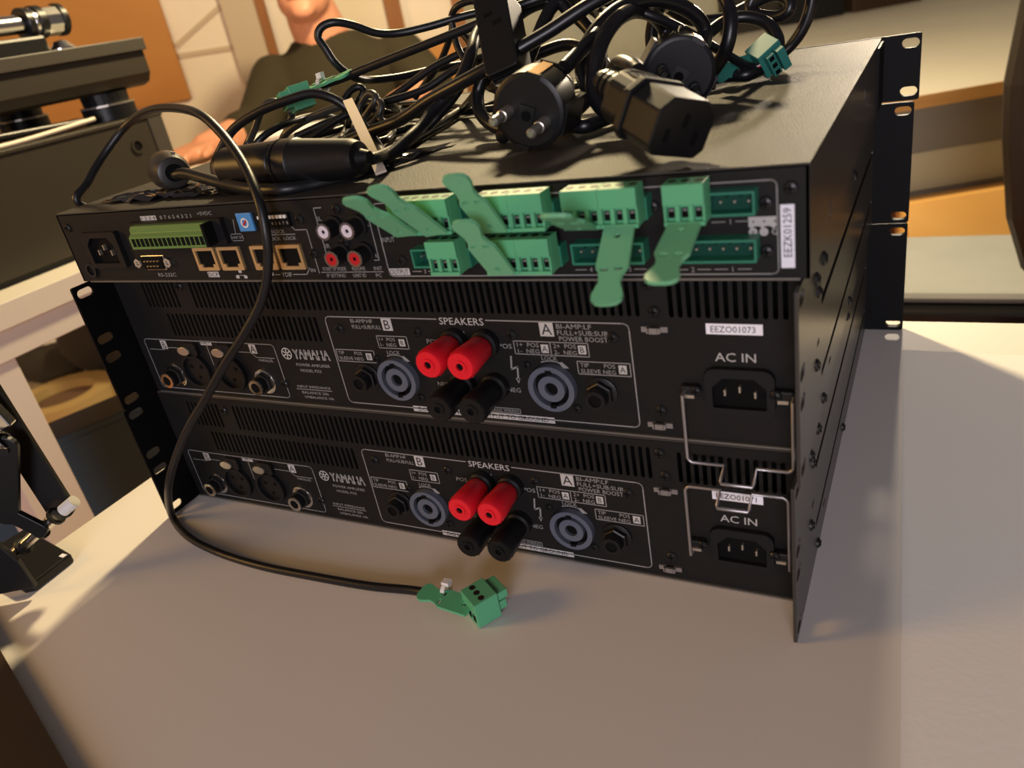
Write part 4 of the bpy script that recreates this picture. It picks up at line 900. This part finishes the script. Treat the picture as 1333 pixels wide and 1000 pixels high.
# cable ending in the green plug raised at the left
h = thing('audio_cable', 'black cable held up in the air with a green plug against the olive shirt', 'cable', (-60, 118, 240), 'thin black cables')
obj('cable_jacket', MB().tube(CP['tabcable'], 2.7, 10), M['cable'], h, smooth=60)
c, n, k = V('gp1')
loose_plug(h, c + n * 8, n, k, 'green')
cd = (Vector(CP['tabcable'][2]) - Vector(CP['tabcable'][0])).normalized()
strain_tab(h, c + k * 3.5, cd * 36, n.cross(k) + k * 0.2, 'green')
p_ = Vector(CP['tabcable'][1])
obj('cable_tie', MB().lathe_open(p_, cd, [(-1.4, 5.2), (1.4, 5.2), (1.4, 4.3), (-1.4, 4.3)], 16), M['white'], h)
obj('tie_head', MB().obox(p_ + Vector((0, 0, 6)), cd, cd.cross(Z3).normalized(), Z3, 2, 2, 1.8), M['white'], h)
# cable ending in the teal plug on the right
h = thing('audio_cable', 'black cable running right over the pile to a teal plug standing on the cover', 'cable', (120, 160, 225), 'thin black cables')
obj('cable_jacket', MB().tube(CP['thin'], 2.5, 10), M['cable'], h, smooth=60)
c, n, k = V('gp2')
loose_plug(h, c + Vector((0, 0, 4.8)), n, k, 'teal')
e_ = Vector(CP['thin'][-1])
for q, m_ in ((-2.5, 'redring'), (0.5, 'white'), (3.2, 'ink')):
    obj('core_wire', MB().tube([e_, e_ + Vector((4, 1, 1 + q * 0.3)), c + Vector((-3, 2 + q, 2))], 0.7, 6), M[m_], h)
strain_tab(h, c - n * 6 - k * 2, (e_ - c).normalized() * 34, n.cross(k), 'teal')

CAB = [('tiecable', 2.9, 'cable', 'black cable arching over the in-line connector and down through the nylon tie'),
       ('thick', 3.6, 'rubber', 'thicker black cable rising right from the nylon tie across the round plug'),
       ('flat', 2.6, 'cable', 'black cable bent into a hairpin in front of the olive shirt'),
       ('m1', 2.5, 'cable', 'black cable rising steeply past the hairpin cable towards the upright connector'),
       ('m2', 2.5, 'cable', 'black cable just below the steepest one, ending behind the upright connector'),
       ('m3', 2.3, 'cable', 'thin black cable curling over at the top left of the upright connector'),
       ('m4', 2.3, 'cable', 'short black cable crossing down to the right beside the upright connector'),
       ('m5', 2.6, 'cable', 'black cable swinging in a bow from beside the upright connector down to the cover'),
       ('m7', 2.5, 'cable', 'black cable lying flat on the cover along the rear of the pile'),
       ('m8', 2.5, 'cable', 'black cable lying furthest back on the cover'),
       ('loopg', 2.7, 'litcable', 'highlight-grey cable curving up from behind the in-line connector'),
       ('loopq', 2.6, 'litcable', 'highlight-grey cable loop standing at the left behind the in-line connector'),
       ('low1', 2.4, 'cable', 'black cable lying low along the back of the in-line connector'),
       ('low2', 2.4, 'cable', 'black cable sagging between the highlight-grey loop and the nylon tie'),
       ('ring1', 2.4, 'cable', 'small black cable ring standing left of the nylon tie top'),
       ('ring2', 2.4, 'litcable', 'small highlight-grey twisted cable ring right of the nylon tie top'),
       ('ring3', 2.3, 'litcable', 'short highlight-grey cable hook right of the nylon tie, end on the cover')]
for key, r, m_, lab in CAB:
    tag(obj('audio_cable', MB().tube(CP[key], r, 10), M[m_], smooth=60), lab, 'cable', 'thin black cables')
# nylon tie and films
a_, b_ = Vector((-58, 88, 251)), Vector((10, 14, 222.0))
mid = (a_ + b_) / 2 + Vector((2, -3, 3))
tt = MB()
prev = None
ax_w = Vector((0.75, 0.6, 0.1))
pts = [a_ * (1 - q) ** 2 + mid * 2 * q * (1 - q) + b_ * q * q for q in [i / 10 for i in range(11)]]
vs = []
for i, p in enumerate(pts):
    tg = (pts[min(i + 1, 10)] - pts[max(i - 1, 0)]).normalized()
    w_ = (ax_w - tg * ax_w.dot(tg)).normalized()
    n_ = tg.cross(w_)
    vs += [p + w_ * 2.9 + n_ * 0.6, p - w_ * 2.9 + n_ * 0.6, p - w_ * 2.9 - n_ * 0.6, p + w_ * 2.9 - n_ * 0.6]
fs = [(0, 1, 2, 3), (43, 42, 41, 40)]
for i in range(10):
    for q in range(4):
        fs.append((i * 4 + q, i * 4 + (q + 1) % 4, i * 4 + 4 + (q + 1) % 4, i * 4 + 4 + q))
tag(obj('cable_tie', tt.add(vs, fs), M['tie']), 'pale nylon cable tie slanting across the cable bundle', 'cable tie')
def film(corners, nx, ny, amp, seed, lab):
    rnd = random.Random(seed)
    A, B, C, D = [Vector((x, y, 220.5)) for x, y in corners]
    hts = [[rnd.random() ** 2 * amp for _ in range(nx + 1)] for _ in range(ny + 1)]
    vs, fs = [], []
    for j in range(ny + 1):
        for i in range(nx + 1):
            u, v = i / nx, j / ny
            p = (A * (1 - u) + B * u) * (1 - v) + (D * (1 - u) + C * u) * v
            vs.append((p.x + rnd.uniform(-2, 2), p.y + rnd.uniform(-1.5, 1.5), p.z + hts[j][i]))
    for j in range(ny):
        for i in range(nx):
            q = j * (nx + 1) + i
            fs.append((q, q + 1, q + nx + 2)); fs.append((q, q + nx + 2, q + nx + 1))
    tag(obj('plastic_film', MB().add(vs, fs), M['film']), lab, 'plastic film')
film([(-196, -2), (-70, -6), (-88, 34), (-180, 22)], 22, 7, 3.2, 3, 'crumpled dark glossy film under the barrel connector at the left front corner')
film([(-30, 4), (2, 24), (14, 84), (-52, 52)], 14, 10, 3.0, 5, 'crumpled dark glossy film beside the nylon tie')
# ---------------------------------------------------------------- clamp arm and brown box in the foreground
t = thing('clamp_arm', 'black jointed spring arm with chrome rod clamped at the left table edge', 'lamp arm', (-270, -98, 0))
obj('base_plate', MB().prism([(-246, -86), (-244, -116), (-250, -120), (-320, -112), (-316, -74)], (0, 0, 0.2), X3, Y3, Z3, 7), M['plastic'], t, bevel=1.2)
obj('base_mark', MB().box(-252, -247, -91, -88, 7.2, 7.5), M['label'], t)
NB = Vector((0.52, -0.85, 0)).normalized()            # the flat bars face the front of the table
def bar(parent, name, a, b, w, th, m):
    a, b = Vector(a), Vector(b)
    d = (b - a); L = d.length; d.normalize()
    u = d.cross(NB).normalized()
    nn_ = u.cross(d)
    return obj(name, MB().prism(rrect(-w / 2, L + w / 2, -w / 2, w / 2, w * 0.42), a - nn_ * th / 2, d, u, nn_, th), M[m], parent, bevel=0.5)
bar(t, 'upper_arm', (-240, -91, 170), (-230.8, -85.4, 48.6), 18, 4, 'plastic')
bar(t, 'lower_arm', (-224.5, -100.2, 103), (-240.8, -110.2, 59.4), 15, 4, 'plastic')
bar(t, 'foot_link', (-240.8, -110.2, 60), (-229, -103, 43.8), 10, 4, 'plastic')
br = MB().prism([(-26, 0), (12, 0), (10, 22), (2, 42), (-10, 46)], Vector((-250, -121, 6.8)), Vector((0.85, 0.52, 0)), Z3, NB, 4)
obj('base_bracket', br, M['plastic'], t, bevel=0.5)
ra, rb = Vector((-257, -115.5, 24)), Vector((-221.4, -93.6, 48.8))
rd = obj('chrome_rod', MB().cyl(ra, rb, 3.9, n=20), M['chrome'], t, smooth=40)
for q in (0.30, 0.66, 0.98):
    obj('rod_collar', MB().lathe_open(ra.lerp(rb, q), rb - ra, [(-1.0, 6.0), (1.0, 6.0), (1.0, 3.8), (-1.0, 3.8)], 18), M['plastic'], rd)
obj('rod_knob', MB().cyl((-217, -91, 51.2), (-209, -86, 56.3), 4.0, n=20), M['white'], t, smooth=40)
cs = []
for i in range(60):
    a = i * 0.6
    ax_ = Vector((-230, -104, 110)) + Vector((0.75, 0.5, -0.25)) * (i * 0.17)
    cs.append(ax_ + (NB * math.cos(a) + Vector((-0.3, -0.18, 0.93)) * math.sin(a)) * 5.2)
obj('coil_spring', MB().tube(cs, 0.95, 6, 2), M['chrome'], t, smooth=60)
obj('spring_bolt', MB().cyl(Vector((-225, -100, 103)) + NB * 2, Vector((-225, -100, 103)) + NB * 4, 3.6, n=14), M['screw'], t)
obj('spring_housing', MB().obox((-230, -96, 124), Vector((0.25, 0.15, -0.95)), NB, Vector((0.82, 0.5, 0.28)), 12, 4, 7), M['chrome'], t, bevel=1.2)
bx = thing('wooden_tray', 'dark brown wooden tray lying at the lower left, near the viewer', 'tray', (-140, -270, 0))
e1, e2 = Vector((-300, -134, 0)), Vector((46, -250, 0))
d = (e2 - e1).normalized()
nn = Vector((d.y, -d.x, 0))
Lb = (e2 - e1).length
obj('tray_base', MB().prism([(0, 0), (Lb, 0), (Lb, 190), (0, 190)], e1, d, nn, Z3, 3.5), M['brownbox'], bx, bevel=1)
rim = MB()
obj('tray_rim', plate(MB(), [(-3, -3), (Lb + 3, -3), (Lb + 3, 193), (-3, 193)], [[(7, 7), (Lb - 7, 7), (Lb - 7, 183), (7, 183)]], e1 + Z3 * 3.5, d, nn, Z3, 2), M['brownbox'], bx, bevel=0.8)

# ---------------------------------------------------------------- second table with the grey cases
t = thing('white_frame_table', 'white framed table at the left holding the grey cases', 'table', (-1050, 100, -720))
obj('tabletop', MB().box(-1500, -640, -500, 600, 60, 88), M['whitesteel'], t, bevel=1)
obj('apron', MB().box(-1480, -646, -480, 590, 26, 60), M['whitesteel'], t, bevel=1)
for x, y in ((-680, 109), (-1440, 109), (-680, -440), (-1440, -440)):
    obj('leg', MB().box(x - 30, x + 30, y - 30, y + 30, -720, 26), M['whitesteel'], t, bevel=1)
t = thing('grey_case', 'large dark grey equipment case standing on the white framed table', 'case', (-860, 100, 88))
obj('case_body', MB().box(-1050, -699, -350, 484, 96, 228), M['greybox'], t, bevel=1)
obj('base_rail', MB().box(-1040, -706, -340, 476, 88, 96), M['plastic'], t)
obj('case_lid', MB().box(-1052, -697, -352, 488, 228, 233), M['greybox'], t, bevel=1)
obj('corner_trim', MB().box(-699, -697.6, 462, 486, 100, 228), M['greylip'], t, bevel=0.5)
for y in (432, 100):
    c = Vector((-699, y, 198))
    s_ = obj('recessed_bolt', MB().ring(c, X3, 9.5, 6.5, 2.0, 20), M['greybox'], t)
    obj('bolt_hole', MB().lathe(c, X3, [(0, 6.5), (0.6, 6.5)], 16), M['dark'], s_)
t = thing('grey_tray', 'grey sheet metal tray case with a lip, raised on round feet above the grey case', 'case', (-860, 100, 233))
obj('tray_body', MB().prism([(-1000, 268), (-745, 268), (-732, 272), (-724, 284), (-724, 312), (-1000, 312)], (0, -350, 0), X3, Z3, Y3, 866), M['greybox'], t, bevel=1)
obj('tray_lip', MB().box(-1004, -719, -354, 519, 312, 328), M['greylip'], t, bevel=1)
for y in (458, 120, -250):
    for x in (-762, -960):
        f_ = obj('round_foot', MB().lathe((x, y, 233), Z3, [(0, 33), (1, 35), (18, 35), (19, 34)], 30), M['plastic'], t, smooth=35)
        obj('foot_washer', MB().lathe((x, y, 252), Z3, [(0, 35.5), (2, 35.5)], 30), M['nickel'], f_)
        obj('foot_neck', MB().lathe((x, y, 254), Z3, [(0, 30), (14, 31)], 24), M['plastic'], f_)
t = thing('roller_clamp', 'chrome and black roller clamp on top of the grey tray', 'clamp', (-795, 400, 328))
cy = lambda y0, y1, r, m, nm, n=28: obj(nm, MB().lathe((-792, y0, 366), Y3, [(0, r - 1), (1, r), (y1 - y0 - 1, r), (y1 - y0, r - 1)], n), M[m], t, smooth=35)
cy(330, 402, 11.5, 'chrome', 'shaft'); cy(402, 412, 19, 'screw', 'inner_flange'); cy(412, 418, 18, 'chrome', 'inner_rim')
cy(418, 430, 20, 'plastic', 'rubber_ring'); cy(430, 452, 18.5, 'chrome', 'roller_drum', 10); cy(452, 461, 20, 'plastic', 'outer_ring'); cy(461, 470, 8, 'white', 'end_button')
obj('clamp_block', MB().box(-812, -772, 330, 416, 328, 350), M['plastic'], t, bevel=4)
obj('clamp_upright', MB().box(-806, -778, 300, 340, 328, 392), M['plastic'], t, bevel=4)
obj('dome_nut', MB().lathe((-778, 436, 328), Z3, [(0, 17), (3, 17), (7, 12), (12, 8), (13, 3)], 20), M['chrome'], t, smooth=40)
wires = MB()
for q, (ya, yb, zz, xo) in enumerate(((-60, 395, 243, -735), (20, 400, 250, -728), (80, 410, 239, -722))):
    tag(obj('short_cable', MB().tube([(xo, ya, 240), (xo + 6, (ya + yb) / 2 - 60, zz), (xo - 5, (ya + yb) / 2 + 40, zz - 3), (xo - 12, yb, 241)], 5 - q, 8), M['rubber' if q < 2 else 'tie'], smooth=60),
        ('thick black cable squeezed under the grey tray', 'second black cable under the grey tray, above the thick one', 'pale cable under the grey tray')[q], 'cable')

# ---------------------------------------------------------------- things seen under the white framed table
t = thing('storage_bin', 'dark slate storage bin on the floor behind the table leg', 'bin', (-950, 330, -720))
bo, bu = Vector((-862, 112, 0)), Vector((0.376, 0.926, 0))
bn = Vector((-0.926, 0.376, 0))
obj('bin_body', MB().prism([(0, 0), (420, 0), (420, 70), (0, 70)], bo + Vector((0, 0, -720)), bu, bn, Z3, 560), M['bin'], t, bevel=3)
obj('bin_rim', MB().prism([(-4, -4), (424, -4), (424, 74), (-4, 74)], bo + Vector((0, 0, -160)), bu, bn, Z3, 10), M['bin'], t, bevel=2)
lst = thing('low_shelf', 'tan low shelf board on trestles behind the slate bin', 'shelf', (-1650, 700, -720))
obj('shelf_board', MB().obox((-1880, 820, -462), Vector((0.86, 0.5, 0)), Vector((-0.5, 0.86, 0)), Z3, 450, 330, 12), M['whitesteel'], lst)
for i in (-1, 1):
    for j in (-1, 1):
        obj('leg', MB().obox(Vector((-1880, 820, -597)) + Vector((0.86, 0.5, 0)) * i * 410 + Vector((-0.5, 0.86, 0)) * j * 290, X3, Y3, Z3, 20, 20, 123), M['whitesteel'], lst)
tr = thing('card_roll', 'tan cardboard roll with brown hollow core on the low shelf', 'roll', (-1640, 690, -450))
obj('roll_body', MB().lathe_open((-1640, 690, -450), Z3, [(0, 125), (60, 125), (60, 80), (0, 80)], 32), M['card'], tr, smooth=40)
obj('roll_core', MB().lathe((-1640, 690, -450), Z3, [(0, 80), (38, 80)], 28), M['cardin'], tr)
def blob(c, r, seed, n=14):
    rnd = random.Random(seed)
    mb, vs, fs = MB(), [], []
    ph = [rnd.uniform(0, 6.28) for _ in range(6)]
    m_ = n // 2
    for j in range(m_ + 1):
        th = math.pi * j / m_
        for i in range(n):
            a = 2 * math.pi * i / n
            q = 1 + 0.13 * math.sin(3 * a + ph[0]) * math.sin(th) + 0.1 * math.sin(2 * th + ph[1]) + 0.06 * math.sin(5 * a + ph[2])
            vs.append((c[0] + r[0] * q * math.sin(th) * math.cos(a), c[1] + r[1] * q * math.sin(th) * math.sin(a), c[2] + r[2] * q * math.cos(th)))
    for j in range(m_):
        for i in range(n):
            fs.append((j * n + i, j * n + (i + 1) % n, (j + 1) * n + (i + 1) % n, (j + 1) * n + i))
    return mb.add(vs, fs)
tag(obj('dark_jacket', blob((-1690, 905, -338), (140, 120, 98), 4, 24), M['jacket'], smooth=70), 'dark jacket heaped on the low shelf behind the tan roll', 'jacket')
tag(obj('grey_cloth', blob((-1950, 860, -402), (150, 100, 42), 9, 24), M['jacket'], smooth=70), 'dark grey cloth crumpled on the low shelf', 'cloth')
tag(obj('lit_patch_slab', MB().obox((-2140, 1010, -434), Vector((0.86, 0.5, 0)), Vector((-0.5, 0.86, 0)), Z3, 100, 85, 15), M['paper'], bevel=2), 'flat white slab added as a lit patch on the far part of the low shelf', 'slab')  # brightly lit patch put in as a white slab

# ---------------------------------------------------------------- back wall dressing
def wq(s0, s1, z0, z1, d1, d0, mb=None):
    return rbox(mb or MB(), s0, s1, d0, d1, z0, z1)
tag(obj('plywood_board', wq(-1900, -912, 168, 1500, 2999, 2975), M['ply'], bevel=1), 'orange plywood board fixed on the back wall at the left', 'board')
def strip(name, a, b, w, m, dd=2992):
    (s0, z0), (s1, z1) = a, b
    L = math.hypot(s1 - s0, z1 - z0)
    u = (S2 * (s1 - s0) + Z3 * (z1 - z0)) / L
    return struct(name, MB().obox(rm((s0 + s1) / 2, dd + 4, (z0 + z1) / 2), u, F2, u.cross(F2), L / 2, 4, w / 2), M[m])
strip('brace_shadow_strip', (-905, 338), (-640, 470), 16, 'joint_and_shadow')  # darker strip built where the shadow of a brace falls on the wall
strip('trim_2', (-908, 306), (-700, 300), 16, 'joint_and_shadow')
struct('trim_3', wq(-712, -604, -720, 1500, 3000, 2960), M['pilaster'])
struct('trim_4', wq(-606, -574, -720, 1500, 3000, 2975), M['stud'])
struct('trim_5', wq(-180, -128, -720, 1500, 3000, 2965), M['stud'])
struct('trim_6', wq(44, 82, -720, 1500, 3000, 2965), M['stud'])
t = thing('cardboard_carton', 'tan cardboard carton behind the seated person', 'box', tuple(rm(-60, 2880, -720)))
obj('carton_body', wq(-180, 30, -720, 205, 2950, 2800), M['ply'], t, bevel=2)
obj('carton_flap', wq(-182, 32, 205, 209, 2950, 2875), M['ply'], t)

# ---------------------------------------------------------------- cream desk on the right and what stands by it
du, dv = Vector((0.901, 0.433, 0)), Vector((-0.433, 0.901, 0))
do = Vector((231, 1327, 0))
def dbox(mb, u0, u1, v0, v1, z0, z1):
    return mb.obox(do + du * (u0 + u1) / 2 + dv * (v0 + v1) / 2 + Z3 * (z0 + z1) / 2, du, dv, Z3, (u1 - u0) / 2, (v1 - v0) / 2, (z1 - z0) / 2)
t = thing('cream_desk', 'large cream topped desk with a wooden front edge and grey drawers', 'desk', tuple(do + du * 100 + dv * 700 + Z3 * -720))
obj('desk_top', dbox(MB(), -560, 1300, 4, 2000, -12, 8), M['desk'], t)
obj('front_edge', dbox(MB(), -560, 1300, 0, 4, -14, 8.2), M['edgewood'], t)
obj('drawer_box', dbox(MB(), -520, 1260, 60, 800, -108, -12), M['drawer'], t, bevel=1)
obj('lower_drawer', dbox(MB(), -520, 1260, 64, 800, -183, -109), M['drawerlow'], t, bevel=1)
obj('bottom_rail', dbox(MB(), -520, 1260, 60, 790, -210, -184), M['drawer'], t, bevel=1)
for u_ in (-500, 1240):
    for v_ in (90, 1960):
        obj('leg', dbox(MB(), u_ - 25, u_ + 25, v_ - 25, v_ + 25, -720, -210 if v_ < 800 else -12), M['drawer'], t)
for u_, w_, m_, lb_ in ((180, 200, 'jacket', 'dark crate standing left on the far end of the cream desk'), (420, 230, 'plastic', 'black case in the middle of the far end of the cream desk'), (700, 260, 'brownbox', 'brown crate right of the black case on the cream desk')):
    k_ = thing('crate', lb_, 'crate', tuple(do + du * u_ + dv * 1930 + Z3 * 8))
    obj('crate_body', dbox(MB(), u_ - w_ / 2, u_ + w_ / 2, 1880, 1985, 8.3, 200), M[m_], k_, bevel=3)
    obj('crate_lid', dbox(MB(), u_ - w_ / 2 - 4, u_ + w_ / 2 + 4, 1876, 1989, 200, 214), M[m_], k_, bevel=3)
t = thing('wooden_chest', 'orange wooden chest standing under the cream desk', 'chest', tuple(do + du * 200 + dv * 150 + Z3 * -720))
obj('chest_body', MB().prism([(-44, -720), (46, -720), (46, -196), (4, -196), (-44, -266)], do - du * 25, dv, Z3, du, 825), M['chestwood'], t, bevel=2)
obj('chest_lid', MB().prism([(-50, -262), (2, -187), (46, -187), (46, -195), (5, -195), (-45, -267)], do - du * 29, dv, Z3, du, 833), M['chestwood'], t, bevel=1)
t = thing('padded_bench', 'pale grey fabric bench seat on a black base behind the table edge', 'bench', (330, 1120, -720))
obj('bench_seat', MB().prism(rrect(120, 620, 978, 1258, 40), (0, 0, -250), X3, Y3, Z3, 22), M['seat'], t, bevel=12)
obj('seat_base', MB().prism(rrect(110, 630, 950, 1258, 30), (0, 0, -318), X3, Y3, Z3, 68), M['plastic'], t, bevel=6)
for x in (150, 590):
    for y in (990, 1225):
        obj('leg', MB().cyl((x, y, -720), (x, y, -318), 18, n=14), M['plastic'], t)
t = thing('office_chair', 'dark leather chair back cut off at the right picture edge', 'chair', (580, 860, -720))
prof = [(372, 420), (347, 300), (335, 190), (325, 85), (330, 10), (343, -90), (366, -160), (410, -212), (480, -240), (680, -240), (750, -212), (795, -160), (820, -60), (830, 85), (815, 300), (780, 420), (700, 470), (450, 470)]
obj('backrest', MB().prism(prof, (0, 878, 0), X3, Z3, Y3, 62), M['back'], t, bevel=22)
obj('seat', MB().prism(rrect(350, 810, 460, 880, 70), (0, 0, -330), X3, Y3, Z3, 70), M['back'], t, bevel=18)
obj('back_bracket', MB().box(540, 620, 905, 925, -330, -150), M['plastic'], t, bevel=3)
obj('gas_post', MB().cyl((580, 670, -660), (580, 670, -330), 26, n=18), M['plastic'], t)
for q in range(5):
    a = q * 2 * math.pi / 5 + 0.4
    e_ = Vector((580 + 270 * math.cos(a), 670 + 270 * math.sin(a), -672))
    f_ = obj('base_spoke', MB().cyl((580, 670, -655), e_, 24, 15, 10), M['plastic'], t)
    obj('castor', MB().lathe(e_ + Vector((-12 * math.sin(a), 12 * math.cos(a), -20)), Vector((math.sin(a), -math.cos(a), 0)), [(0, 28), (24, 28)], 16), M['plastic'], f_)

# ---------------------------------------------------------------- seated person and the table in front
t = thing('far_table', 'plain pale table the person in the olive shirt leans on', 'table', tuple(rm(-350, 1900, -720)))
obj('tabletop', rbox(MB(), -780, -20, 1740, 2060, 55, 80), M['whitesteel'], t)
for s_ in (-750, -50):
    for d_ in (1770, 2030):
        obj('leg', rbox(MB(), s_ - 20, s_ + 20, d_ - 20, d_ + 20, -720, 55), M['whitesteel'], t)
k_ = thing('white_carton', 'flat white carton lying between the arms of the person', 'box', tuple(rm(-345, 1800, 80)))
obj('carton_body', rbox(MB(), -450, -205, 1760, 1860, 80.2, 112), M['paper'], k_, bevel=1)
obj('carton_lid', rbox(MB(), -453, -202, 1757, 1863, 112, 118), M['paper'], k_, bevel=1)
k_ = thing('green_block', 'light green terminal block held by the right hand of the person', 'plug', tuple(rm(-170, 1790, 80)))
obj('block_body', rbox(MB(), -196, -140, 1775, 1800, 80.3, 118), M['greentab'], k_, bevel=1)
obj('block_tongue', rbox(MB(), -190, -146, 1768, 1775, 84, 100), M['greentab'], k_, bevel=1)
st = thing('wooden_stool', 'wooden stool under the seated person', 'stool', tuple(rm(-285, 2300, -720)))
obj('seat', MB().lathe(rm(-285, 2300, -275), Z3, [(0, 165), (5, 170), (25, 170), (30, 165)], 30), M['stud'], st, smooth=40)
for s_, d_ in ((-110, -110), (110, -110), (-110, 110), (110, 110)):
    obj('leg', MB().cyl(rm(-285 + s_ * 1.3, 2300 + d_ * 1.3, -720), rm(-285 + s_, 2300 + d_, -275), 17, 20, 12), M['stud'], st)

pr = thing('person', 'seated person in an olive sweater leaning on a table behind the stack', 'person', tuple(rm(-285, 2280, -720)))
def sph(mb, c, r, n=14):
    rx, ry, rz = (r, r, r) if not isinstance(r, tuple) else r
    vs, fs = [], []
    m_ = n // 2
    for j in range(m_ + 1):
        th = math.pi * j / m_
        for i in range(n):
            a = 2 * math.pi * i / n
            vs.append(Vector(c) + S2 * (rx * math.sin(th) * math.cos(a)) + F2 * (ry * math.sin(th) * math.sin(a)) + Z3 * (rz * math.cos(th)))
    for j in range(m_):
        for i in range(n):
            fs.append((j * n + i, j * n + (i + 1) % n, (j + 1) * n + (i + 1) % n, (j + 1) * n + i))
    return mb.add(vs, fs)
def limb(mb, chain, n=14):
    for (a, ra), (b, rb) in zip(chain[:-1], chain[1:]):
        mb.cyl(a, b, ra, rb, n)
    for a, ra in chain:
        sph(mb, a, ra, n)
    return mb
def loft(mb, rings, n=24):
    vs, fs = [], []
    for s_, d_, z_, hs, hd in rings:
        for i in range(n):
            a = 2 * math.pi * i / n
            vs.append(rm(s_ + hs * math.cos(a), d_ + hd * math.sin(a), z_))
    for k2 in range(len(rings) - 1):
        for i in range(n):
            j = (i + 1) % n
            fs.append((k2 * n + i, k2 * n + j, (k2 + 1) * n + j, (k2 + 1) * n + i))
    fs.append(tuple(range(n - 1, -1, -1)))
    fs.append(tuple((len(rings) - 1) * n + i for i in range(n)))
    return mb.add(vs, fs)
def fuse(o, vox, it):
    m_ = o.modifiers.new('fuse', 'REMESH')
    m_.mode = 'VOXEL'
    m_.voxel_size = vox * MM
    m_.use_smooth_shade = True
    s_ = o.modifiers.new('soften', 'SMOOTH')
    s_.factor = 0.5
    s_.iterations = it
    return o
body = MB()
loft(body, [(-285, 2290, -240, 165, 120), (-285, 2280, -60, 150, 105), (-287, 2255, 110, 165, 110), (-290, 2235, 205, 165, 85), (-296, 2226, 245, 105, 66), (-300, 2220, 268, 72, 62)])
limb(body, [(rm(-303, 2218, 258), 74), (rm(-316, 2198, 340), 66)])
sph(body, rm(-320, 2180, 443), (80, 100, 110), 24)                      # skull
sph(body, rm(-320, 2148, 370), (63, 64, 52), 20)                       # jaw
sph(body, rm(-320, 2096, 346), (30, 20, 20), 12)                       # chin
sph(body, rm(-320, 2080, 420), (15, 20, 18), 10)                       # nose
body.cyl(rm(-320, 2092, 468), rm(-320, 2074, 418), 8, 13, 10)
for e_ in (-1, 1):
    sph(body, rm(-320 + e_ * 82, 2185, 428), (10, 20, 32), 12)        # ears
arms = {1: [rm(-118, 2208, 212), rm(-48, 2085, 118), rm(-140, 1905, 118), rm(-172, 1850, 116)],
        -1: [rm(-452, 2215, 212), rm(-500, 2080, 112), rm(-590, 1912, 108), rm(-612, 1852, 104)]}
for sg, (a, b, c, h_) in arms.items():
    limb(body, [(a - Z3 * 14, 46), (b, 42)]); limb(body, [(b, 42), (b.lerp(c, 0.35), 41), (c, 27)])
    dr = (h_ - c).normalized()
    sd = Vector((-dr.y, dr.x, 0)).normalized()
    body.obox(c + dr * 48, dr, sd, Z3, 44, 38, 13)
    for q in range(4):
        o_ = c + dr * (86 + (4, 10, 8, 0)[q]) + sd * (-29 + 19.5 * q)
        ln = (30, 36, 33, 26)[q]
        k1 = o_ + dr * ln + Z3 * 3
        limb(body, [(o_, 9.5), (k1, 9)], 8); limb(body, [(k1, 9), (k1 + dr * ln * 0.72 - Z3 * 16, 7.5)], 8)
    th_ = sd * (-sg)
    o_ = c + dr * 24 + th_ * 30
    limb(body, [(o_, 13), (o_ + dr * 34 + th_ * 24, 10.5)], 8); limb(body, [(o_ + dr * 34 + th_ * 24, 10.5), (o_ + dr * 60 + th_ * 26 - Z3 * 5, 8.5)], 8)
for e_ in (-1, 1):
    limb(body, [(rm(-285 + e_ * 90, 2280, -190), 82), (rm(-285 + e_ * 115, 1880, -190), 60)]); limb(body, [(rm(-285 + e_ * 115, 1880, -190), 58), (rm(-285 + e_ * 115, 1900, -640), 40)])
    limb(body, [(rm(-285 + e_ * 115, 1910, -675), 42), (rm(-285 + e_ * 118, 1780, -688), 32)])
bo_ = fuse(obj('body', body, M['skin'], pr, smooth=60), 5.5, 3)
bo_['label'] = 'bare face, neck and forearms'
shirt = MB()
loft(shirt, [(-285, 2290, -235, 185, 140), (-285, 2280, -60, 172, 128), (-287, 2252, 110, 188, 130), (-289, 2234, 190, 202, 112), (-291, 2230, 226, 182, 96), (-294, 2226, 246, 142, 86), (-297, 2222, 266, 106, 80), (-300, 2219, 286, 86, 76)])
for sg, (a, b, c, h_) in arms.items():
    limb(shirt, [(a - Z3 * 8, 64), (b, 54)]); limb(shirt, [(b, 54), (b.lerp(c, 0.30), 52)])
fuse(obj('sweater', shirt, M['shirt'], pr, smooth=60), 9, 5)
tr_ = MB()
for e_ in (-1, 1):
    limb(tr_, [(rm(-285 + e_ * 90, 2285, -185), 96), (rm(-285 + e_ * 115, 1880, -190), 72)]); limb(tr_, [(rm(-285 + e_ * 115, 1880, -190), 70), (rm(-285 + e_ * 115, 1900, -640), 56)])
fuse(obj('trousers', tr_, M['trousers'], pr, smooth=60), 12, 4)
hr = MB()
sph(hr, rm(-320, 2196, 468), (88, 104, 98), 20)
hair = fuse(obj('hair', hr, M['hair'], pr, smooth=60), 8, 2)
for e_ in (-1, 1):
    ey = obj('eye', sph(MB(), rm(-320 + e_ * 33, 2098, 452), (14, 11, 9), 12), M['eye'], pr, smooth=60)
    obj('iris', sph(MB(), rm(-320 + e_ * 33, 2089, 452), (6, 3.5, 6), 10), M['hair'], ey, smooth=60)
    obj('brow', MB().obox(rm(-320 + e_ * 34, 2088, 474), S2, F2, Z3, 20, 6, 4), M['hair'], pr, bevel=2)
obj('mouth', sph(MB(), rm(-320, 2088, 380), (28, 10, 8), 14), M['lip'], pr, smooth=60)
for e_ in (-1, 1):
    obj('shoe', sph(MB(), rm(-285 + e_ * 117, 1845, -684), (46, 125, 36), 16), M['back'], pr, smooth=60)
